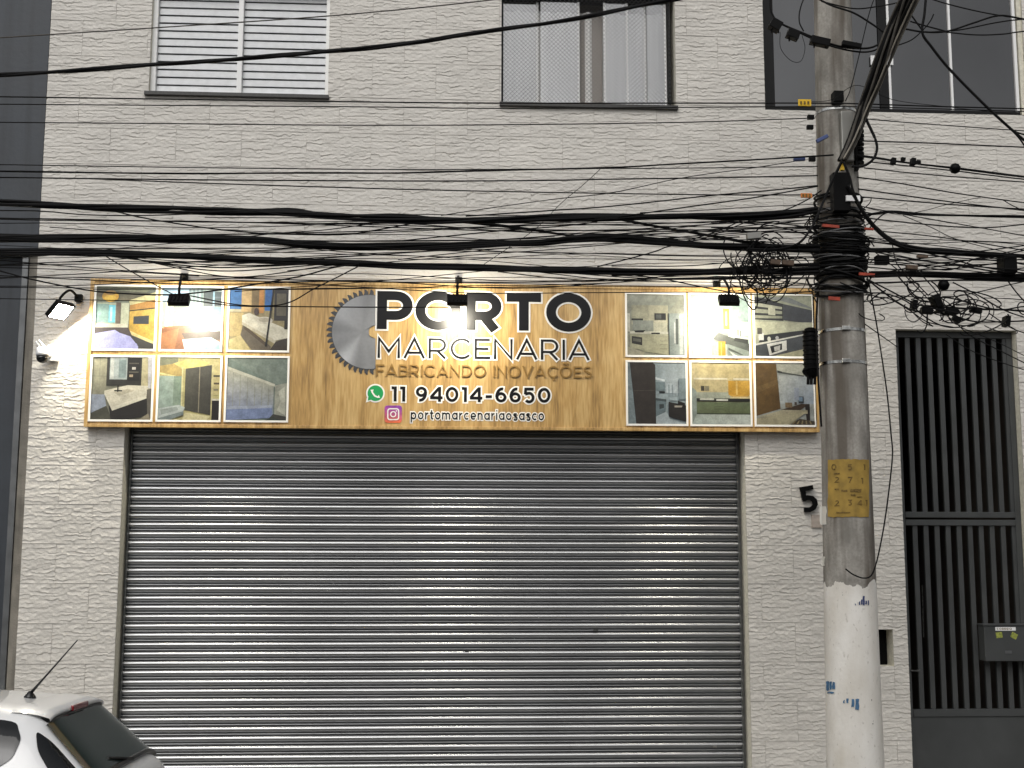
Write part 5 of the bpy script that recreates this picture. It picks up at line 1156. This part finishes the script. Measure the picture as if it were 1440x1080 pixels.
# coil of spare cable left of the pole
co = MB(); mpp = MPP(1080, 370, LY)
for k in range(44):
    cx_, cy_ = 1075+rng.normal(0, 16), 375+rng.normal(0, 14); rx, ry = rng.uniform(10, 40), rng.uniform(12, 38)
    a0 = rng.uniform(0, 6.28); a1 = a0+rng.uniform(3, 6.2); yo = LY-.05+rng.uniform(-.08, .05); tl_ = rng.uniform(-.6, .6)
    pts = []
    for i in range(22):
        a = a0+(a1-a0)*i/21; ux, uy = rx*math.cos(a), ry*math.sin(a)
        pts.append(P(cx_+ux*math.cos(tl_)-uy*math.sin(tl_), cy_+ux*math.sin(tl_)+uy*math.cos(tl_), yo+.03*math.sin(a*1.3)))
    co.tube(pts, rng.uniform(.6, 1.05)*mpp, 5)
co.build('cable_coil', CABLE, smooth=True, label='messy coil of spare black cable hanging left of the pole', cat='cable')
co = MB()
for k in range(26):
    cx_, cy_ = 1330+rng.normal(0, 48), 430+rng.normal(0, 14); rx, ry = rng.uniform(8, 38), rng.uniform(5, 20); a0 = rng.uniform(0, 6.28); a1 = a0+rng.uniform(2.5, 6); yo = LY+rng.uniform(-.08, .05); tl_ = rng.uniform(-.4, .4)
    co.tube([P(cx_+rx*math.cos(a)*math.cos(tl_), cy_+ry*math.sin(a)+rx*math.cos(a)*math.sin(tl_), yo) for a in [a0+(a1-a0)*i/18 for i in range(19)]], rng.uniform(.6, 1.1)*mpp, 5)
co.build('cable_coil', CABLE, smooth=True, label='tangled black cable slack hanging above the gate', cat='cable')
# splice boxes, clamps, tags
def pbox(px_, py_, wpx, hpx, ang, mt, name, label, group, cat, Y=None, dpx=None, bevel=.004):
    Y = LY-.03 if Y is None else Y; c = P(px_, py_, Y); k = MPP(px_, py_, Y); a = math.radians(-ang)
    hx_, hz_ = wpx/2*k, hpx/2*k; hy_ = (dpx or hpx)/2*k
    o = MB().obox(c, (math.cos(a), 0, math.sin(a)), (0, 1, 0), (-math.sin(a), 0, math.cos(a)), hx_, hy_, hz_).build('body' if False else name, mt, bevel=min(bevel, hz_*.4), label=label, cat=cat, group=group)
    return o
for px_, py_, w_, h_, an in ((1090, 36, 16, 14, 30), (1115, 49, 17, 12, 20), (1153, 59, 27, 11, 12), (1197, 63, 26, 7, 10)):
    o = pbox(px_, py_, w_, h_, an, BLACKP, 'splice_box', 'black splice box on the cable curving past the pole head', 'splice boxes at the pole head', 'splice box', LY-.12)
    for s in (-.3, .3):
        c = P(px_+s*w_, py_+h_*.75, LY-.12); MB().tube([c, c+Vector((0, 0, .045))], .006, 6).build('terminal', BLACKP, o)
for px_, py_, w_, h_, an in ((1303, 437, 16, 9, 4), (1338, 438, 18, 8, 0), (1316, 424, 10, 18, -20), (1345, 449, 12, 8, 30), (1285, 429, 7, 13, 10), (1415, 452, 7, 14, 8), (1372, 436, 16, 8, 10), (1322, 434, 10, 10, 0)):
    pbox(px_, py_, w_, h_, an, BLACKP, 'splice_box', 'small black splice box in the slack above the gate', 'splice boxes above the gate', 'splice box')
for px_, py_, w_, h_, an in ((1416, 374, 18, 24, 0), (1240, 366, 18, 12, 0)):
    pbox(px_, py_, w_, h_, an, BLACKP, 'terminal_box', 'square black terminal box clipped to the bundle right of the pole', 'terminal boxes', 'terminal box')
pbox(1060, 332, 20, 9, -6, mat('grey_aluminium', hexc('8e8d88'), .5, .6), 'junction_box', 'grey junction box hanging over the coil of spare cable', None, 'junction box', LY-.1)
for px_, py_, w_ in ((1090, 369, 14), (1108, 370, 16)): pbox(px_, py_, w_, 7, 6, BROWNB, 'splice_box', 'rusty brown splice sleeve inside the coil left of the pole', 'brown splice sleeves', 'splice box', LY-.12)
pbox(1297, 361, 16, 4, 3, BROWNB, 'splice_box', 'small tan splice sleeve under the bundle above the gate', None, 'splice box', LY-.1)
pbox(1282, 376, 16, 6, 3, BROWNB, 'splice_box', 'dull brown splice box between wires above the gate', None, 'splice box', LY-.1)
for px_, py_, w_, h_, mt, lb in ((1131.5, 144.5, 18, 9.5, YELLOW, 'bright yellow plastic tag on the wire beside the pole head'), (1134, 275, 16, 6.5, ORANGE, 'orange-brown plastic tag on the wire left of the pole')):
    o = pbox(px_, py_, w_, h_, 0, mt, 'cable_tag', lb, None, 'tag', LY-.13, 1.5, .001)
    for k in (-.28, 0, .28): 
        q = P(px_+k*w_, py_, LY-.135); kk = MPP(px_, py_, LY); MB().box(q.x-1.2*kk, q.x+1.2*kk, q.y-.004, q.y, q.z-2.2*kk, q.z+2*kk).build('print_mark', INK, o)
pbox(1124, 224, 16, 5, -4, BLUEP, 'splice_sleeve', 'navy splice sleeve on the clamped cable left of the pole', None, 'splice box', LY-.05)
pbox(1156, 195, 18, 5, -28, BLUEP, 'splice_sleeve', 'blue-grey splice sleeve tilted against the pole', None, 'splice box', POLE_Y-.24)
for px_, py_ in ((1140, 165), (1139, 179), (1142, 224)): pbox(px_, py_, 9, 6, 0, BLACKP, 'cable_clamp', 'small black anchor clamp on the left edge of the pole', 'anchor clamps on the pole', 'clamp', LY+.1)
for px_, py_, h_ in ((1256, 227, 9), (1270, 224, 5), (1283.5, 228, 10), (1291.5, 228, 5)): pbox(px_, py_, 6, h_, 8, BLACKP, 'cable_clamp', 'small black clamp on the doubled cable right of the pole', 'clamps on the doubled cable', 'clamp')
def ball(px_, py_, r_px, lb):
    c = P(px_, py_, LY-.02); r_ = r_px*MPP(px_, py_, LY)
    t = MB(); t.lathe((c.x, c.y, c.z), [(.002, -r_), (r_*.7, -r_*.72), (r_, -r_*.1), (r_, r_*.1), (r_*.7, r_*.72), (.002, r_)], 18).build('cable_ball', BLACKP, smooth=True, label=lb, cat='cable reel')
ball(1343, 237, 7.5, 'round black cable reel on the upper wires right of the pole'); ball(1327, 401, 8, 'round black cable reel hung under the bundle above the gate')
# hardware on the pole itself
hw = MB()
for k, py_ in enumerate((188, 200, 213, 226)):
    c = P(1209, py_, POLE_Y-.15); hw.lathe((c.x, c.y, c.z), [(.012, -.03), (.03, -.026), (.03, -.008), (.018, 0), (.03, .008), (.03, .026), (.012, .03)], 14)
hw.box(P(1201, 200, POLE_Y-.15).x, P(1205, 200, POLE_Y-.15).x, POLE_Y-.17, POLE_Y-.13, P(1200, 240, POLE_Y-.15).z, P(1200, 180, POLE_Y-.15).z)
hw.build('insulator_rack', BLACKP, pl, smooth=False)
q = on_pole(1190, 190, .02); MB().box(q.x-.045, q.x+.045, q.y-.03, q.y+.03, q.z-.2, q.z+.17).build('cable_shield', MATS['grey_aluminium'], pl, bevel=.01)
q = on_pole(1177, 140, .02); MB().box(q.x-.035, q.x+.035, q.y-.05, q.y+.03, q.z-.03, q.z+.05).build('pole_clamp', BLACKP, pl, bevel=.005)
q = on_pole(1181, 270, .05); MB().box(q.x-.06, q.x+.06, q.y-.05, q.y+.04, q.z-.15, q.z+.13).build('clamp_plate', BLACKP, pl, bevel=.006)
q = on_pole(1196, 282, .05); MB().box(q.x-.05, q.x+.05, q.y-.06, q.y+.0, q.z-.02, q.z+.02).build('label_strip', ALU, pl)
q = on_pole(1183, 235, .05); MB().box(q.x-.012, q.x+.012, q.y-.03, q.y+.0, q.z-.03, q.z+.03).build('tag', YELLOW, pl)
for px_, py_, w_, h_ in ((1168, 318, 24, 4), (1173, 420, 16, 5), (1219, 386, 22, 4), (1222, 322, 12, 3)):
    pbox(px_, py_, w_, h_, 4, RED, 'plastic_tie', 'orange-red plastic marker tied into the cables on the pole', 'orange-red markers on the pole', 'marker', POLE_Y-.26, 3, .001)
# black closure on the left edge of the pole
cl_ = thing('splice_closure', 'black ribbed cable closure strapped to the left side of the pole', 'splice box')
k = MPP(1140, 495, POLE_Y); c = P(1140, 495, POLE_Y-.02)
MB().lathe((c.x, c.y, c.z), [(.02, -.19), (.045, -.17), (.05, -.1), (.05, .12), (.04, .165), (.02, .175)], 18).build('body', BLACKP, cl_, smooth=True)
for i in range(9): MB().lathe((c.x, c.y, c.z-.12+.033*i), [(.05, -.006), (.056, -.003), (.056, .003), (.05, .006)], 18).build('rib', BLACKP, cl_)
for i, dx in enumerate((-.028, -.005, .02)):
    MB().tube([(c.x+dx, c.y-.02, c.z-.17), (c.x+dx-.004, c.y-.02, c.z-.235)], .011, 8).build('port', BLACKP, cl_)
MB().tube(smooth_path([(c.x-.03, c.y-.03, c.z-.12), (c.x-.065, c.y-.04, c.z-.14), (c.x-.055, c.y-.04, c.z-.17)], 6), .012, 8).build('clip', BLACKP, cl_)

# ------------------------------------------------------------------ parked car (heading left, tail to the right)
car = thing('parked_car', 'white hatchback parked at the kerb, roof antenna raked back', 'car')
CY = -3.45; XT = P(209, 1078, CY).x           # tail
prx = [0, .02, .045, .08, .12, .44, .52, .72, 1.05, 1.7, 2.15, 2.45, 2.85, 3.12, 3.4, 3.7, 3.92, 4.02, 4.05]
prz = [.62, .92, 1.04, 1.095, 1.125, 1.425, 1.465, 1.492, 1.51, 1.512, 1.47, 1.38, 1.16, 1.02, .96, .88, .76, .6, .45]
def T(x): return float(np.interp(x, prx, prz))
def plan(x): return float(np.interp(x, [0, .08, .25, .6, 1.2, 3.0, 3.6, 3.9, 4.05], [.70, .765, .80, .825, .84, .835, .80, .70, .5]))
NE = 6.5; ZC = .55
def tumble(z): return 1-.23*max(0, z-.93)/.57
def Wd(x, z):
    t = T(x)
    if z <= ZC: return plan(x)*(1-.06*((ZC-z)/.35)**2)
    f = min(.9999, (z-ZC)/max(.02, t-ZC)); return plan(x)*tumble(z)*(1-f**NE)**(1/NE)
def Tz(x, y):
    lo, hi = ZC, T(x)
    for _ in range(30):
        m_ = (lo+hi)/2
        if Wd(x, m_) > abs(y): lo = m_
        else: hi = m_
    return lo
stations = sorted(set(list(np.linspace(0, .6, 26))+list(np.linspace(.6, 4.05, 50)))); sec = 20
def cw(x, y, z): return (XT-x, CY+y, z)
body = MB(); vv = []; nsec = None
for x in stations:
    half = [(Wd(x, z)*.93 if z == .24 else Wd(x, z), z) for z in (.24, .3, .42, ZC)]
    t = T(x)
    for k in range(1, sec+1):
        a = PI/2*k/sec; z = ZC+(t-ZC)*math.sin(a)**(2/NE) if t > ZC+.02 else ZC+.001*k
        half.append((plan(x)*tumble(z)*max(0, math.cos(a))**(2/NE) if k < sec else 0, z))
    ring_ = [(-y, z) for y, z in half]+[(y, z) for y, z in half[:-1]][::-1]
    nsec = len(ring_); vv += [cw(x, y, z) for y, z in ring_]
ns = len(stations); ff = [(i*nsec+k, i*nsec+k+1, (i+1)*nsec+k+1, (i+1)*nsec+k) for i in range(ns-1) for k in range(nsec-1)]
ff += [(i*nsec, (i+1)*nsec, (i+1)*nsec+nsec-1, i*nsec+nsec-1) for i in range(ns-1)]+[tuple(range(nsec)), tuple((ns-1)*nsec+k for k in range(nsec))[::-1]]
body.add(vv, ff).build('body', CARW, car, smooth=True)
def side_panel(poly, mt, nm, off=.006, both=True, res=.025):
    # poly: local (x,z) outline; fill by grid clipping to rows
    bm = bmesh.new(); vs_ = [bm.verts.new((x, 0, z)) for x, z in poly]; bm.faces.new(vs_)
    bmesh.ops.triangulate(bm, faces=bm.faces)
    for _ in range(4): bmesh.ops.subdivide_edges(bm, edges=[e for e in bm.edges if e.calc_length() > res], cuts=1, use_grid_fill=False); bmesh.ops.triangulate(bm, faces=bm.faces)
    P_ = [v.co.copy() for v in bm.verts]; bm.verts.index_update(); F = [[v.index for v in f.verts] for f in bm.faces]; bm.free()
    for s in ((-1, 1) if both else (-1,)):
        MB().add([cw(p.x, s*(Wd(p.x, p.z)+off), p.z) for p in P_], F).build(nm, mt, car, smooth=True)
YS = CY-.68
def loc(px_, py_, Y=YS): q = P(px_, py_, Y); return (XT-q.x, q.z)
def rounded(pts, n=5): 
    out = []; m_ = len(pts)
    for i in range(m_):
        a, b, c = Vector(pts[i-1]), Vector(pts[i]), Vector(pts[(i+1) % m_])
        p0, p1 = b+(a-b)*.28, b+(c-b)*.28
        for k in range(n+1):
            t = k/n; out.append(tuple((1-t)**2*p0+2*t*(1-t)*b+t*t*p1))
    return out
side_panel(rounded([(.50, 1.34), (.56, 1.425), (1.12, 1.45), (1.12, 1.15), (.66, 1.165), (.52, 1.25)]), CARG, 'side_window')
side_panel(rounded([(1.18, 1.45), (2.1, 1.40), (2.5, 1.13), (1.18, 1.13)]), CARG, 'side_window')
side_panel(rounded([(.45, 1.375), (.365, 1.315), (.15, 1.115), (.23, 1.10), (.32, 1.17), (.41, 1.28)], 4), CARG, 'quarter_window', .008)
def top_panel(x0, x1, y0a, y1a, mt, nm, off=.008, nx=14, ny=24):
    v = []
    for i in range(nx+1):
        x = x0+(x1-x0)*i/nx; yw = y0a+(y1a-y0a)*i/nx
        for j in range(ny+1):
            y = -yw+2*yw*j/ny; v.append(cw(x-off*.6, y, Tz(x, y)+off))
    return MB().add(v, [(i*(ny+1)+j, i*(ny+1)+j+1, (i+1)*(ny+1)+j+1, (i+1)*(ny+1)+j) for i in range(nx) for j in range(ny)]).build(nm, mt, car, smooth=True)
top_panel(.135, .425, .60, .515, REARG, 'rear_window', .012)
top_panel(2.2, 3.08, .58, .66, CARG, 'windscreen', .006)
# spoiler with brake light, lower glass lip, wiper
sp = MB(); v = []; ny = 24
for (dx, dz) in ((.61, .006), (.55, .012), (.46, .010), (.41, .002), (.405, -.012), (.425, -.032), (.47, -.034)):
    for j in range(ny+1):
        y = -.5+1.0*j/ny; v.append(cw(dx, y, Tz(max(.53, dx), y)+dz-(.53-min(dx, .53))*.15))
sp.add(v, [(i*(ny+1)+j, i*(ny+1)+j+1, (i+1)*(ny+1)+j+1, (i+1)*(ny+1)+j) for i in range(6) for j in range(ny)])
spo = sp.build('spoiler', CARW, car, smooth=True)
z_ = Tz(.53, 0)-.022; MB().box(XT-.412, XT-.395, CY-.14, CY+.14, z_-.018, z_+.012).build('brake_light', REDL, spo, bevel=.004)
MB().box(XT-.47, XT-.408, CY-.47, CY+.47, z_-.05, z_-.019).build('spoiler_underside', TRIM, spo, bevel=.004)
lip = MB()
for j in range(ny):
    ya, yb = -.62+1.24*j/ny, -.62+1.24*(j+1)/ny
    q0, q1 = cw(.125, ya, Tz(.125, ya)+.012), cw(.125, yb, Tz(.125, yb)+.012)
    lip.tube([q0, q1], .017, 6)
lip.build('glass_lip', TRIM, car)
MB().tube([cw(.11, .05, T(.11)+.03), cw(.17, -.25, T(.17)+.02)], .01, 6).build('wiper', TRIM, car)
an = P(38, 972, CY); ax_ = XT-an.x
MB().lathe(cw(ax_, 0, T(ax_)-.004), [(.035, 0), (.03, .012), (.016, .03), (.006, .04)], 14).build('antenna_base', TRIM, car, smooth=True)
tip = P(105, 893, CY); MB().tube([Vector(cw(ax_, 0, T(ax_)+.02)), Vector(cw(ax_, 0, T(ax_)+.02)).lerp(tip, .25), tip], [.009, .006, .003], 8).build('antenna', TRIM, car, smooth=True)
for x in (.72, 3.25):
    for s in (-1, 1):
        y = CY+s*.74; t = MB(); prt = [(.19, -.09), (.27, -.095), (.31, -.07), (.31, .07), (.27, .095), (.19, .09)]
        wv = MB().lathe((XT-x, y, .31), prt, 32, 'y').build('wheel', TYRE, car, smooth=True)
        MB().lathe((XT-x, y+s*.02, .31), [(.03, -.05), (.19, -.06), (.19, .065), (.15, .05), (.03, .06)], 32, 'y').build('rim', RIM, wv, smooth=True)
for s in (-1, 1):
    v = []
    for i in range(7):
        z = .74+.26*i/6
        for j in range(5):
            x = .03+.2*j/4; v.append(cw(x-.004, s*(Wd(x, min(z, T(x)-.012))+.007), min(z, T(x)-.012)))
    MB().add(v, [(i*5+j, i*5+j+1, (i+1)*5+j+1, (i+1)*5+j) for i in range(6) for j in range(4)]).build('tail_light', REDL, car, smooth=True)
    MB().obox(cw(3.95, s*.52, .7), (1, 0, 0), (0, 1, 0), (0, 0, 1), .05, .14, .06).build('headlight', ALU, car, bevel=.02)
    MB().obox(cw(2.75, s*.93, 1.0), (1, 0, 0), (0, 1, 0), (0, 0, 1), .05, .09, .06).build('door_mirror', CARW, car, bevel=.02)
car.location = (0, CY*(1-math.cos(math.radians(2))), CY*math.sin(math.radians(2))-.03); car.rotation_euler = (math.radians(-2), 0, 0)
print('objects', len(bpy.data.objects))
